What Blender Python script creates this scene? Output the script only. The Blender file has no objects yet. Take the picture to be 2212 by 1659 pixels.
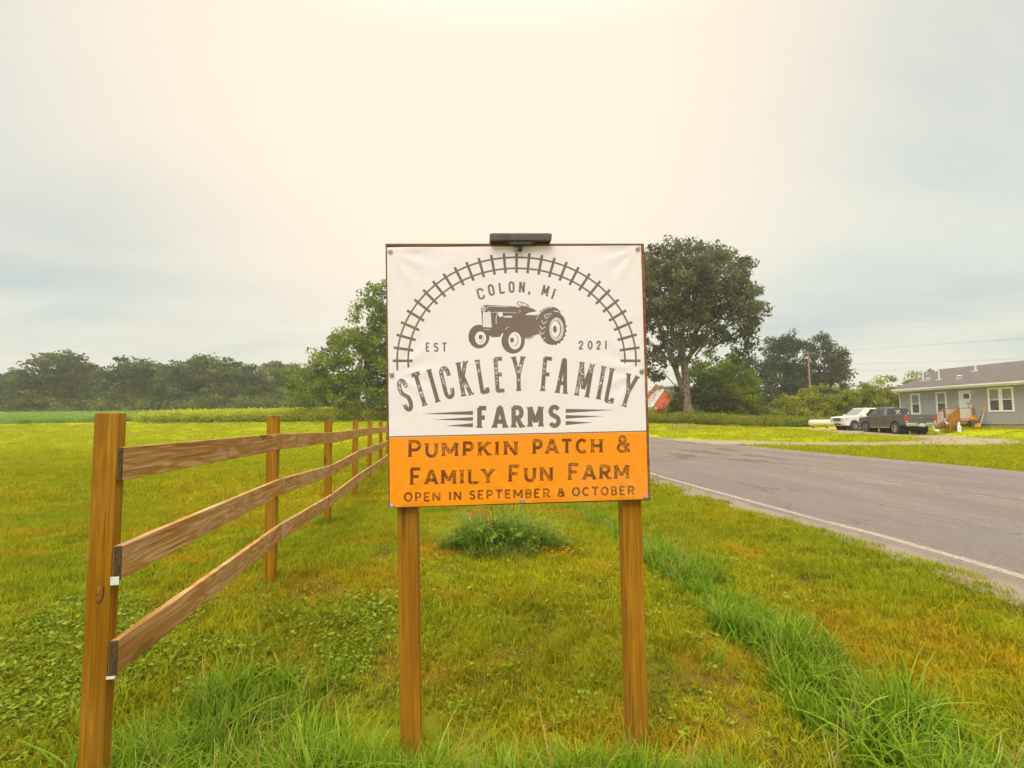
import bpy, math, random
import numpy as np
from mathutils import Matrix, Vector, Euler

random.seed(7)
RNG = np.random.default_rng(11)
SC = bpy.context.scene
COL = SC.collection

# ------------------------------------------------------------------ camera
PITCH, ROLL = math.atan(.0701), .009
cam_data = bpy.data.cameras.new('camera')
cam_data.sensor_width = 36.0
cam_data.lens = 36.0 * 1120 / 2212
cam_data.clip_start = .05
cam_data.clip_end = 3000
cam = bpy.data.objects.new('camera', cam_data)
COL.objects.link(cam)
_up = Vector((0, -math.sin(PITCH), math.cos(PITCH)))
_fw = Vector((0, math.cos(PITCH), math.sin(PITCH)))
_rt = Vector((1, 0, 0)) * math.cos(ROLL) - _up * math.sin(ROLL)
_u2 = _up * math.cos(ROLL) + Vector((1, 0, 0)) * math.sin(ROLL)
cam.matrix_world = Matrix((( _rt.x, _u2.x, -_fw.x, 0), (_rt.y, _u2.y, -_fw.y, 0),
                           (_rt.z, _u2.z, -_fw.z, 1.5), (0, 0, 0, 1)))
SC.camera = cam

# ------------------------------------------------------------------ node helpers
class NT:
    def __init__(self, tree):
        self.t = tree
        self.n = tree.nodes
    def add(self, kind, **kw):
        nd = self.n.new(kind)
        for k, v in kw.items():
            setattr(nd, k, v)
        return nd
    def put(self, sock, v):
        if isinstance(v, bpy.types.NodeSocket):
            self.t.links.new(v, sock)
        elif v is not None:
            if isinstance(v, (tuple, list)) and len(v) == 3 and sock.type == 'RGBA':
                v = (*v, 1)
            sock.default_value = v
    def math(self, op, a, b=None, c=None, clamp=False):
        nd = self.add('ShaderNodeMath', operation=op, use_clamp=clamp)
        self.put(nd.inputs[0], a)
        if b is not None: self.put(nd.inputs[1], b)
        if c is not None: self.put(nd.inputs[2], c)
        return nd.outputs[0]
    def vmath(self, op, a, b=None):
        nd = self.add('ShaderNodeVectorMath', operation=op)
        self.put(nd.inputs[0], a)
        if b is not None: self.put(nd.inputs[1], b)
        return nd.outputs['Value'] if op in ('DOT_PRODUCT', 'LENGTH') else nd.outputs[0]
    def mix(self, f, a, b, mode='MIX'):
        nd = self.add('ShaderNodeMix', data_type='RGBA', blend_type=mode)
        self.put(nd.inputs[0], f); self.put(nd.inputs[6], a); self.put(nd.inputs[7], b)
        return nd.outputs[2]
    def step(self, v, a, b, lo=0., hi=1.):
        nd = self.add('ShaderNodeMapRange', interpolation_type='SMOOTHSTEP')
        self.put(nd.inputs[0], v); self.put(nd.inputs[1], a); self.put(nd.inputs[2], b)
        self.put(nd.inputs[3], lo); self.put(nd.inputs[4], hi)
        return nd.outputs[0]
    def noise(self, vec, scale, detail=3, rough=.55, dist=0., dim='3D'):
        nd = self.add('ShaderNodeTexNoise', noise_dimensions=dim)
        if vec is not None: self.put(nd.inputs['Vector'], vec)
        nd.inputs['Scale'].default_value = scale
        nd.inputs['Detail'].default_value = detail
        nd.inputs['Roughness'].default_value = rough
        nd.inputs['Distortion'].default_value = dist
        return nd.outputs[0]
    def scale(self, vec, s, loc=(0, 0, 0)):
        nd = self.add('ShaderNodeMapping')
        self.put(nd.inputs[0], vec)
        nd.inputs['Scale'].default_value = s
        nd.inputs['Location'].default_value = loc
        return nd.outputs[0]
    def ramp(self, f, stops):
        nd = self.add('ShaderNodeValToRGB')
        el = nd.color_ramp.elements
        while len(el) < len(stops): el.new(.5)
        for e, (p, c) in zip(el, stops):
            e.position = p; e.color = (*c, 1)
        self.put(nd.inputs[0], f)
        return nd.outputs[0]
    def bump(self, h, strength=.3, dist=.01, normal=None):
        nd = self.add('ShaderNodeBump')
        nd.inputs['Strength'].default_value = strength
        nd.inputs['Distance'].default_value = dist
        self.put(nd.inputs['Height'], h)
        if normal is not None: self.put(nd.inputs['Normal'], normal)
        return nd.outputs[0]

# ------------------------------------------------------------------ world: bright warm overcast sky
FILL_EL, FILL_AZ = math.radians(55.3), math.radians(-160)  # direction of the added fill lamp, behind the camera
GLOW_EL, GLOW_AZ = math.radians(37), math.radians(-5)   # brightest part of the cloud deck
#     # azimuth from +Y towards +X
world = bpy.data.worlds.new('World')
SC.world = world
world.use_nodes = True
W = NT(world.node_tree)
for nd in list(W.n): W.n.remove(nd)
wout = W.add('ShaderNodeOutputWorld')
bg = W.add('ShaderNodeBackground')
sky = W.add('ShaderNodeTexSky', sky_type='NISHITA')
sky.sun_disc = False
sky.sun_elevation = FILL_EL
sky.sun_rotation = FILL_AZ
sky.air_density = 1.2; sky.dust_density = 3.0
tc = W.add('ShaderNodeTexCoord')
dirv = tc.outputs['Generated']
sep = W.add('ShaderNodeSeparateXYZ'); W.put(sep.inputs[0], dirv)
zc = sep.outputs[2]
glow_dir = (math.sin(GLOW_AZ) * math.cos(GLOW_EL), math.cos(GLOW_AZ) * math.cos(GLOW_EL), math.sin(GLOW_EL))
dotg = W.vmath('DOT_PRODUCT', dirv, glow_dir)
glow = W.step(dotg, .72, .985)
den = W.math('ADD', W.math('MAXIMUM', zc, 0.0), .11)
cmb = W.add('ShaderNodeCombineXYZ')
W.put(cmb.inputs[0], W.math('DIVIDE', sep.outputs[0], den))
W.put(cmb.inputs[1], W.math('DIVIDE', sep.outputs[1], den))
cl = W.noise(W.scale(cmb.outputs[0], (.55, .8, 1), (3.1, .4, 0)), 1.0, 6, .56, .6)
cl2 = W.noise(W.scale(cmb.outputs[0], (.22, .34, 1), (7.0, 2.2, 4.)), 1.0, 4, .5, .3)
cloud_l = W.step(cl, .40, .66)
cloud_b = W.step(cl2, .34, .62)
base = W.mix(cloud_b, (.375, .435, .43), (.49, .53, .485))
lowwarm = W.step(zc, .22, .0)
base = W.mix(W.math('MULTIPLY', lowwarm, .35), base, (.58, .53, .46))
streak = W.noise(W.scale(cmb.outputs[0], (.9, 2.6, 1), (1.3, 5.1, 2)), 1.0, 6, .6, .5)
base = W.mix(W.math('MULTIPLY', W.step(streak, .50, .68), W.step(zc, .30, .06, 0, .32)), base, (.66, .60, .52))
base = W.mix(W.math('MULTIPLY', W.step(streak, .46, .32), W.step(zc, .34, .10, 0, .5)), base, (.34, .40, .42))
base = W.mix(W.math('MULTIPLY', cloud_l, .42), base, (.66, .60, .51))
col = W.mix(glow, base, (.745, .645, .515))
warmth = W.step(zc, .60, .95)
col = W.mix(warmth, col, (.70, .685, .66))
zen = W.step(zc, .60, 1.0, 1.0, 4.2)
col = W.vmath('SCALE', col)
W.put(col.node.inputs['Scale'], zen)
nis = W.vmath('SCALE', sky.outputs[0])
nis.node.inputs['Scale'].default_value = .004
fin = W.vmath('ADD', col, nis)
W.put(bg.inputs[0], fin)
bg.inputs[1].default_value = 1.0
W.t.links.new(bg.outputs[0], wout.inputs[0])

fill_d = bpy.data.lights.new('fill_sun', 'SUN')  # added soft fill from behind the camera; the sky's glow lies ahead
fill_d.energy = 1.5
fill_d.angle = math.radians(35)
fill_d.color = (1.0, .96, .90)
fill_sun = bpy.data.objects.new('fill_sun', fill_d)
COL.objects.link(fill_sun)
SDIR = Vector((-.22, -.62, .95)).normalized()
fill_sun.rotation_euler = SDIR.to_track_quat('Z', 'Y').to_euler()

SC.view_settings.view_transform = 'Standard'
SC.view_settings.look = 'None'
SC.view_settings.gamma = 1.0
SC.view_settings.exposure = 0.50
SC.view_settings.use_curve_mapping = False
SC.cycles.max_bounces = 6
SC.cycles.transparent_max_bounces = 8
SC.cycles.volume_bounces = 1

# ------------------------------------------------------------------ terrain height
_ty = np.arange(-60, 900, .5)
def _tab(ks, vs):
    v = np.interp(_ty, ks, vs); k = np.exp(-np.linspace(-2, 2, 9) ** 2); k /= k.sum()
    return np.convolve(np.pad(v, 4, mode='edge'), k, 'valid')
_TL = _tab([-60, -5, 0, 2, 2.6, 3.3, 4.5, 10, 14, 20, 34, 45, 56, 60, 120, 180, 300, 900],
           [-.16, -.16, -.16, -.15, -.125, -.02, .115, .14, .2, .22, .34, .75, 1.3, 1.5, 3.4, 4.0, 4.4, 4.4])
_TR = _tab([-60, -5, 0, 2, 3, 4.5, 10, 14, 20, 34, 50, 60, 120, 180, 300, 900],
           [-.16, -.16, -.16, -.14, -.03, .115, .14, .17, .19, .20, .50, .75, 2.6, 3.4, 4.0, 4.0])
def sm(a, b, x):
    t = np.clip((x - a) / (b - a), 0, 1); return t * t * (3 - 2 * t)
def terrain(x, y):
    x = np.asarray(x, float); y = np.asarray(y, float)
    w = sm(17, 30, x)
    z = np.interp(y, _ty, _TL) * (1 - w) + np.interp(y, _ty, _TR) * w
    d = x - (.98 + (8.9 - y) * .147)
    z = z - .09 * np.exp(-(d / .35) ** 2) * (1 - sm(14, 22, y))
    z = z + .48 * sm(28.8, 31.2, x) * sm(20, 27, y) * (1 - sm(44, 50, y)) * (1 - sm(48, 60, x))
    return z
def tz(x, y): return float(terrain(x, y))
# road frame: d = distance to the right of the near white line
RDX, RDY = -.1357, .9908
def road_d(x, y): return (np.asarray(x) - 4.395) * RDY - (np.asarray(y) - 4.575) * RDX
def road_xy(t, d): return 4.395 + RDX * t + RDY * d, 4.575 + RDY * t - RDX * d
def vnoise(x, y, seed=0):
    """cheap smooth value noise 0..1"""
    x = np.asarray(x, float); y = np.asarray(y, float)
    xi = np.floor(x).astype(np.int64); yi = np.floor(y).astype(np.int64)
    fx = x - xi; fy = y - yi; fx = fx * fx * (3 - 2 * fx); fy = fy * fy * (3 - 2 * fy)
    def h(a, b):
        n = (a * 374761393 + b * 668265263 + seed * 1442695041) & 0xffffffff
        n = ((n ^ (n >> 13)) * 1274126177) & 0xffffffff
        return ((n ^ (n >> 16)) & 0xffff) / 65535.
    return (h(xi, yi) * (1 - fx) + h(xi + 1, yi) * fx) * (1 - fy) + (h(xi, yi + 1) * (1 - fx) + h(xi + 1, yi + 1) * fx) * fy
def fbm(x, y, seed=0):
    return .5 * vnoise(x, y, seed) + .3 * vnoise(x * 2.1, y * 2.1, seed + 5) + .2 * vnoise(x * 4.3, y * 4.3, seed + 9)

# ------------------------------------------------------------------ mesh helpers
def raw_mesh(name, V, Fc, smooth=False):
    me = bpy.data.meshes.new(name)
    me.from_pydata([tuple(v) for v in V], [], [tuple(f) for f in Fc])
    if smooth:
        me.polygons.foreach_set('use_smooth', [True] * len(me.polygons))
    me.update()
    return me
def np_mesh(name, V, Q):
    """fast mesh from numpy verts (n,3) and faces (m,k)"""
    V = np.ascontiguousarray(V, np.float32); Q = np.ascontiguousarray(Q, np.int32)
    me = bpy.data.meshes.new(name)
    me.vertices.add(len(V)); me.vertices.foreach_set('co', V.ravel())
    m, k = Q.shape
    me.loops.add(m * k); me.loops.foreach_set('vertex_index', Q.ravel())
    me.polygons.add(m)
    me.polygons.foreach_set('loop_start', np.arange(m, dtype=np.int32) * k)
    me.polygons.foreach_set('loop_total', np.full(m, k, np.int32))
    me.update(calc_edges=True)
    return me
def link(name, me, mat=None, parent=None, label=None, cat=None, group=None, kind=None):
    o = bpy.data.objects.new(name, me)
    COL.objects.link(o)
    if mat is not None and me is not None and len(me.materials) == 0: me.materials.append(mat)
    if parent is not None: o.parent = parent
    tag(o, label, cat, group, kind)
    return o
def tag(o, label=None, cat=None, group=None, kind=None):
    if label: o['label'] = label
    if cat: o['category'] = cat
    if group: o['group'] = group
    if kind: o['kind'] = kind
    return o
def empty(name, loc, rz=0, label=None, cat=None, group=None):
    o = bpy.data.objects.new(name, None)
    COL.objects.link(o)
    o.location = loc; o.rotation_euler = (0, 0, rz)
    o.empty_display_size = .1
    return tag(o, label, cat, group)
def copy_tree(o, parent=None):
    c = o.copy(); COL.objects.link(c)
    if parent is not None: c.parent = parent
    for ch in [k for k in o.children]: copy_tree(ch, c)
    return c
class MB:
    def __init__(s): s.v = []; s.f = []
    def quad8(s, P):
        b = len(s.v); s.v += [tuple(p) for p in P]
        for f in ((0, 3, 2, 1), (4, 5, 6, 7), (0, 1, 5, 4), (1, 2, 6, 5), (2, 3, 7, 6), (3, 0, 4, 7)):
            s.f.append(tuple(b + i for i in f))
        return s
    def box(s, x0, x1, y0, y1, z0, z1):
        return s.quad8([(x0, y0, z0), (x1, y0, z0), (x1, y1, z0), (x0, y1, z0), (x0, y0, z1), (x1, y0, z1), (x1, y1, z1), (x0, y1, z1)])
    def prism(s, poly, a, b, axis='y'):
        """poly: 2-D outline (u,v); extruded from a to b along axis (y: u=x v=z; x: u=y v=z; z: u=x v=y)"""
        n = len(poly); o = len(s.v)
        def P(u, v, w): return (u, w, v) if axis == 'y' else ((w, u, v) if axis == 'x' else (u, v, w))
        s.v += [P(u, v, a) for u, v in poly] + [P(u, v, b) for u, v in poly]
        s.f.append(tuple(o + i for i in range(n))); s.f.append(tuple(o + n + i for i in reversed(range(n))))
        for i in range(n):
            j = (i + 1) % n
            s.f.append((o + i, o + n + i, o + n + j, o + j))
        return s
    def tube(s, pts, radii, seg=8, cap=True):
        pts = [Vector(p) for p in pts]
        if not hasattr(radii, '__len__'): radii = [radii] * len(pts)
        o = len(s.v); prev = None
        for i, p in enumerate(pts):
            d = (pts[min(i + 1, len(pts) - 1)] - pts[max(i - 1, 0)])
            d = d.normalized() if d.length > 1e-9 else Vector((0, 0, 1))
            if prev is None:
                prev = d.orthogonal().normalized()
            prev = (prev - d * prev.dot(d)).normalized()
            b = d.cross(prev)
            for k in range(seg):
                a = 2 * math.pi * k / seg
                s.v.append(tuple(p + (prev * math.cos(a) + b * math.sin(a)) * radii[i]))
        for i in range(len(pts) - 1):
            for k in range(seg):
                k2 = (k + 1) % seg
                s.f.append((o + i * seg + k, o + i * seg + k2, o + (i + 1) * seg + k2, o + (i + 1) * seg + k))
        if cap:
            s.f.append(tuple(o + k for k in reversed(range(seg))))
            s.f.append(tuple(o + (len(pts) - 1) * seg + k for k in range(seg)))
        return s
    def cyl(s, a, b, r, seg=16): return s.tube([a, b], r, seg)
    def lathe(s, prof, c=(0, 0, 0), axis='z', seg=24):
        """prof: (r, h) list"""
        o = len(s.v)
        for r, h in prof:
            for k in range(seg):
                a = 2 * math.pi * k / seg; x, y = r * math.cos(a), r * math.sin(a)
                p = (x, y, h) if axis == 'z' else ((x, h, y) if axis == 'y' else (h, x, y))
                s.v.append((c[0] + p[0], c[1] + p[1], c[2] + p[2]))
        for i in range(len(prof) - 1):
            for k in range(seg):
                k2 = (k + 1) % seg
                s.f.append((o + i * seg + k, o + i * seg + k2, o + (i + 1) * seg + k2, o + (i + 1) * seg + k))
        s.f.append(tuple(o + k for k in reversed(range(seg))))
        s.f.append(tuple(o + (len(prof) - 1) * seg + k for k in range(seg)))
        return s
    def ell(s, c, r, seg=12, rings=8, rot=None):
        o = len(s.v); R = rot or Matrix.Identity(3)
        for i in range(rings + 1):
            t = math.pi * (i + .001) / (rings + .002)
            for k in range(seg):
                a = 2 * math.pi * k / seg
                p = R @ Vector((r[0] * math.sin(t) * math.cos(a), r[1] * math.sin(t) * math.sin(a), r[2] * math.cos(t)))
                s.v.append((c[0] + p.x, c[1] + p.y, c[2] + p.z))
        for i in range(rings):
            for k in range(seg):
                k2 = (k + 1) % seg
                s.f.append((o + i * seg + k2, o + i * seg + k, o + (i + 1) * seg + k, o + (i + 1) * seg + k2))
        return s
    def build(s, name, mat, parent=None, bevel=0, smooth=False, label=None, cat=None, group=None, kind=None, loc=None):
        me = raw_mesh(name, s.v, s.f, smooth)
        o = link(name, me, mat, parent, label, cat, group, kind)
        if loc is not None: o.location = loc
        if bevel:
            m = o.modifiers.new('bevel', 'BEVEL'); m.width = bevel; m.segments = 2; m.limit_method = 'ANGLE'; m.angle_limit = .6
            me.polygons.foreach_set('use_smooth', [True] * len(me.polygons))
            wn = o.modifiers.new('normals', 'WEIGHTED_NORMAL'); wn.keep_sharp = True
        return o

# ------------------------------------------------------------------ materials
def material(name):
    m = bpy.data.materials.new(name); m.use_nodes = True
    t = NT(m.node_tree)
    p = t.n['Principled BSDF']
    return m, t, p
def simple(name, col, rough=.6, metal=0., spec=.5, var=.12, scale=8., bump=0., coat=0.):
    m, t, p = material(name)
    tcx = t.add('ShaderNodeTexCoord').outputs['Object']
    nz = t.noise(tcx, scale, 4, .6)
    c = t.mix(t.step(nz, .3, .7), tuple(x * (1 - var) for x in col), tuple(min(1, x * (1 + var)) for x in col))
    t.put(p.inputs['Base Color'], c)
    p.inputs['Roughness'].default_value = rough
    p.inputs['Metallic'].default_value = metal
    p.inputs['Specular IOR Level'].default_value = spec
    p.inputs['Coat Weight'].default_value = coat
    if bump: t.put(p.inputs['Normal'], t.bump(t.noise(tcx, scale * 6, 3), .5, bump))
    return m
def wood(name, dark, light, grey, axis='x', greyf=.35, sc=1.0, nring=7., rc=.6):
    m, t, p = material(name)
    ob = t.add('ShaderNodeTexCoord').outputs['Object']
    rnd = t.add('ShaderNodeObjectInfo').outputs['Random']
    off = t.add('ShaderNodeCombineXYZ')
    t.put(off.inputs[0], t.math('MULTIPLY', rnd, 37.)); t.put(off.inputs[1], t.math('MULTIPLY', rnd, 11.)); t.put(off.inputs[2], t.math('MULTIPLY', rnd, 23.))
    v = t.vmath('ADD', ob, off.outputs[0])
    a = {'x': (1.1, 8, 8), 'z': (9, 9, .9)}[axis]
    b = {'x': (2.5, 90, 90), 'z': (90, 90, 2.5)}[axis]
    n1 = t.noise(t.scale(v, tuple(q * sc for q in a)), 1.0, 2, .5, .4)
    rings = t.math('FRACT', t.math('MULTIPLY', n1, nring))
    rings = t.step(t.math('ABSOLUTE', t.math('SUBTRACT', rings, .5)), .12, .42)
    fine = t.noise(t.scale(v, b), 1.0, 3, .6)
    blot = t.noise(v, 2.3, 3, .5)
    c = t.mix(t.math('ADD', t.math('MULTIPLY', rings, rc), t.math('MULTIPLY', t.noise(t.scale(v, {'x': (.6, 14, 14), 'z': (14, 14, .6)}[axis]), 1.0, 3), 1. - rc)), dark, light)
    c = t.mix(t.step(fine, .35, .65, 0, .65), c, tuple(x * .50 for x in dark))
    c = t.mix(t.math('MULTIPLY', t.step(blot, .42, .68), greyf), c, grey)
    kn = t.noise(t.scale(v, {'x': (2.2, 7, 7), 'z': (7, 7, 2.2)}[axis]), 1.0, 0)
    c = t.mix(t.step(kn, .75, .80, 0, .8), c, tuple(x * .3 for x in dark))
    crk = t.noise(t.scale(v, {'x': (1.2, 60, 60), 'z': (60, 60, 1.2)}[axis], (3, 1, 2)), 1.0, 2)
    c = t.mix(t.step(crk, .62, .68, 0, .7), c, tuple(x * .35 for x in dark))
    wx = t.noise(t.scale(v, {'x': (.8, 5, 5), 'z': (5, 5, .8)}[axis], (8, 5, 1)), 1.0, 4, .65)
    c = t.mix(t.step(wx, .45, .7, 0, .6), c, tuple(x * .62 for x in dark))
    t.put(p.inputs['Base Color'], c)
    p.inputs['Roughness'].default_value = .75
    p.inputs['Specular IOR Level'].default_value = .12
    t.put(p.inputs['Normal'], t.bump(t.math('ADD', fine, t.math('MULTIPLY', rings, .5)), .35, .002))
    return m
def leafmat(name, c0, c1, c2, trans=.35, rough=.55):
    """tint attribute 0..1 runs over three true leaf colours"""
    m, t, p = material(name)
    at = t.add('ShaderNodeAttribute', attribute_name='tint').outputs['Fac']
    rnd = t.add('ShaderNodeObjectInfo').outputs['Random']
    f = t.math('ADD', at, t.math('MULTIPLY', t.math('SUBTRACT', rnd, .5), .42), clamp=True)
    c = t.ramp(f, [(0., c0), (.5, c1), (1., c2)])
    out = t.n['Material Output']
    t.put(p.inputs['Base Color'], c)
    p.inputs['Roughness'].default_value = rough
    p.inputs['Specular IOR Level'].default_value = .12
    tr = t.add('ShaderNodeBsdfTranslucent')
    t.put(tr.inputs[0], c)
    mx = t.add('ShaderNodeMixShader'); mx.inputs[0].default_value = trans
    t.t.links.new(p.outputs[0], mx.inputs[1]); t.t.links.new(tr.outputs[0], mx.inputs[2])
    t.t.links.new(mx.outputs[0], out.inputs[0])
    return m

# colour of mown grass as a function of the place it grows at
def lawn_colour(t):
    pos = t.add('ShaderNodeNewGeometry').outputs['Position']
    flat = t.scale(pos, (1, 1, 0))
    big = t.noise(flat, .28, 3, .55)
    mid = t.noise(t.scale(flat, (1, 1, 1), (9, 3, 0)), 1.5, 4, .6)
    fine = t.noise(flat, 9, 3, .6)
    yel = (.47, .40, .004); grn = (.25, .34, .005); dk = (.13, .165, .005); org = (.55, .26, .008)
    c = t.mix(t.step(big, .36, .62), grn, yel)
    c = t.mix(t.step(mid, .50, .70, 0, .75), c, dk)
    c = t.mix(t.step(t.noise(t.scale(flat, (1, 1, 1), (4, 17, 0)), .9, 4, .65), .50, .66, 0, .8), c, org)
    c = t.mix(t.step(fine, .35, .7, 0, .35), c, (.42, .36, .02))
    sp = t.add('ShaderNodeSeparateXYZ'); t.put(sp.inputs[0], pos)
    # far, evenly grown lawn is clean yellow-green; the weedy ground by the left post is deep green
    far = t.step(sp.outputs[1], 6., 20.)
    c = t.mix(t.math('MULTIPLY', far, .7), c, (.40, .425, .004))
    band = t.noise(t.scale(flat, (.22, 1.0, 1), (2, 8, 0)), 1.0, 5, .65)
    c = t.mix(t.step(band, .46, .66, 0, .45), c, (.24, .28, .005))
    lft = t.math('MULTIPLY', t.step(sp.outputs[0], -.6, -2.0), t.step(sp.outputs[1], 4.6, 2.6))
    c = t.mix(t.math('MULTIPLY', lft, .6), c, (.17, .22, .006))
    return c, pos
def grassmat(name, mul=1., tipc=(.44, .42, .03), trans=.35):
    m, t, p = material(name)
    c, pos = lawn_colour(t)
    at = t.add('ShaderNodeAttribute', attribute_name='tint').outputs['Fac']
    rnd = t.add('ShaderNodeObjectInfo').outputs['Random']
    c = t.mix(t.math('MULTIPLY', at, .45), c, tipc)
    c = t.mix(t.step(rnd, .6, 1., 0., .4), c, (.30, .20, .01))
    c = t.mix(t.step(rnd, .32, .0, 0., .55), c, (.12, .165, .005))
    sc = t.vmath('SCALE', c); sc.node.inputs['Scale'].default_value = mul
    t.put(p.inputs['Base Color'], sc)
    p.inputs['Roughness'].default_value = .8
    p.inputs['Specular IOR Level'].default_value = .02
    tr = t.add('ShaderNodeBsdfTranslucent'); t.put(tr.inputs[0], sc)
    mx = t.add('ShaderNodeMixShader'); mx.inputs[0].default_value = trans
    t.t.links.new(p.outputs[0], mx.inputs[1]); t.t.links.new(tr.outputs[0], mx.inputs[2])
    t.t.links.new(mx.outputs[0], t.n['Material Output'].inputs[0])
    return m
def groundmat():
    m, t, p = material('ground_turf')
    c, pos = lawn_colour(t)
    flat = t.scale(pos, (1, 1, 0))
    soil = t.mix(t.noise(flat, 14, 4, .6), (.13, .07, .012), (.25, .15, .05))
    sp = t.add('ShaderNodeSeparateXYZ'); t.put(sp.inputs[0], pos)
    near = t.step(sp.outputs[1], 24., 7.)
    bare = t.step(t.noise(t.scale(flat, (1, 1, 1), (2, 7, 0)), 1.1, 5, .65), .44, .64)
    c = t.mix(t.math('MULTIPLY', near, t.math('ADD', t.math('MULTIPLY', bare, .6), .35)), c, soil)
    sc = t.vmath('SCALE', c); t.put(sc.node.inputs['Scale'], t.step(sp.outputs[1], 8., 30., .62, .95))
    t.put(p.inputs['Base Color'], sc)
    p.inputs['Roughness'].default_value = 1.
    p.inputs['Specular IOR Level'].default_value = .0
    t.put(p.inputs['Normal'], t.bump(t.noise(flat, 22, 5, .7), .9, .03))
    return m
def roadmat():
    m, t, p = material('worn_asphalt')
    pos = t.add('ShaderNodeTexCoord').outputs['Object']     # x along the road, y across (metres)
    sp = t.add('ShaderNodeSeparateXYZ'); t.put(sp.inputs[0], pos)
    x, y = sp.outputs[0], t.math('MULTIPLY', sp.outputs[1], -1.)
    agg = t.step(t.noise(pos, 38, 4, .8), .3, .7)
    agg2 = t.noise(pos, 160, 2, .6)
    c = t.mix(agg, (.115, .082, .060), (.225, .165, .122))
    c = t.mix(t.step(agg2, .55, .75, 0, .5), c, (.32, .26, .215))
    streak = t.noise(t.scale(pos, (.22, 1.5, 1)), 1.0, 4, .6)
    c = t.mix(t.step(streak, .35, .65, 0, .75), c, t.mix(agg, (.095, .070, .057), (.165, .125, .10)))
    # wheel tracks polished darker
    tr = None
    for cy in (1.05, 2.95, 5.1, 7.0):
        g = t.step(t.math('ABSOLUTE', t.math('SUBTRACT', y, cy)), .55, .05, 0, 1)
        tr = g if tr is None else t.math('ADD', tr, g)
    c = t.mix(t.math('MULTIPLY', tr, .28), c, (.115, .09, .075))
    # cracks
    vo = t.add('ShaderNodeTexVoronoi', feature='DISTANCE_TO_EDGE')
    wob = t.vmath('ADD', pos, t.scale(t.add('ShaderNodeTexNoise').outputs[1], (.0, .0, .0)))
    dn = t.add('ShaderNodeTexNoise'); t.put(dn.inputs['Vector'], pos); dn.inputs['Scale'].default_value = 1.7; dn.inputs['Detail'].default_value = 4
    wv = t.vmath('SCALE', dn.outputs[1]); wv.node.inputs['Scale'].default_value = 1.3
    t.put(vo.inputs['Vector'], t.scale(t.vmath('ADD', pos, wv), (.28, .5, 0)))
    vo.inputs['Scale'].default_value = 1.0
    crack = t.step(vo.outputs[0], .006, .0)
    crm = t.math('MULTIPLY', crack, t.step(t.noise(pos, .5, 2), .4, .6))
    c = t.mix(t.math('MULTIPLY', crm, .75), c, (.06, .045, .035))
    # sealed seam beside the centre line and worn yellow paint
    wobn = t.math('MULTIPLY', t.math('SUBTRACT', t.noise(t.scale(pos, (.8, 0, 0)), 1.0, 3), .5), .22)
    cen = t.step(t.math('ABSOLUTE', t.math('SUBTRACT', t.math('ADD', y, wobn), 3.98)), .035, .02)
    wear = t.step(t.noise(pos, 9, 4, .7), .50, .60)
    c = t.mix(t.math('MULTIPLY', cen, .75), c, (.13, .06, .035))
    for cy in (3.82, 4.10):
        ln = t.step(t.math('ABSOLUTE', t.math('SUBTRACT', y, cy)), .055, .045)
        c = t.mix(t.math('MULTIPLY', t.math('MULTIPLY', ln, wear), .55), c, (.48, .28, .07))
    # white edge lines
    w2 = t.step(t.noise(pos, 34, 5, .8), .34, .58)
    ln = t.step(t.math('ABSOLUTE', t.math('ADD', y, t.math('MULTIPLY', t.math('SUBTRACT', t.noise(pos, 12, 3), .5), .03))), .056, .040)
    c = t.mix(t.math('MULTIPLY', t.math('MULTIPLY', ln, w2), .8), c, (.42, .335, .23))
    ln = t.step(t.math('ABSOLUTE', t.math('SUBTRACT', y, 7.95)), .06, .048)
    c = t.mix(t.math('MULTIPLY', t.math('MULTIPLY', ln, wear), .8), c, (.55, .46, .36))
    # gravel shoulder beyond the line
    gr = t.mix(t.noise(pos, 40, 3, .7), (.14, .10, .06), (.30, .22, .145))
    edge = t.step(t.math('ADD', y, t.math('MULTIPLY', t.math('SUBTRACT', t.noise(pos, 2.5, 4), .5), .35)), -.16, -.30)
    edge2 = t.step(t.math('ADD', y, t.math('MULTIPLY', t.math('SUBTRACT', t.noise(pos, 1.5, 4), .5), .4)), 8.25, 8.45)
    e = t.math('MAXIMUM', edge, edge2)
    c = t.mix(e, c, gr)
    t.put(p.inputs['Base Color'], c)
    # damp patches shine
    wet = t.noise(t.scale(pos, (.30, 1.1, 1), (5, 2, 0)), 1.0, 5, .6)
    wetm = t.math('MULTIPLY', t.step(wet, .50, .60), t.math('SUBTRACT', 1., e))
    t.put(p.inputs['Roughness'], t.math('SUBTRACT', .78, t.math('MULTIPLY', wetm, .52)))
    p.inputs['Specular IOR Level'].default_value = .5
    h = t.math('SUBTRACT', agg2, t.math('MULTIPLY', crm, 2.))
    t.put(p.inputs['Normal'], t.bump(h, .35, .006))
    return m
def gravelmat():
    m, t, p = material('gravel')
    pos = t.add('ShaderNodeNewGeometry').outputs['Position']
    n1 = t.noise(pos, 30, 4, .75); n2 = t.noise(pos, .8, 4, .6)
    c = t.mix(n1, (.20, .14, .075), (.38, .285, .17))
    c = t.mix(t.step(n2, .5, .68, 0, .6), c, (.27, .20, .09))
    t.put(p.inputs['Base Color'], c); p.inputs['Roughness'].default_value = .95
    t.put(p.inputs['Normal'], t.bump(n1, .8, .02))
    return m

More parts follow.
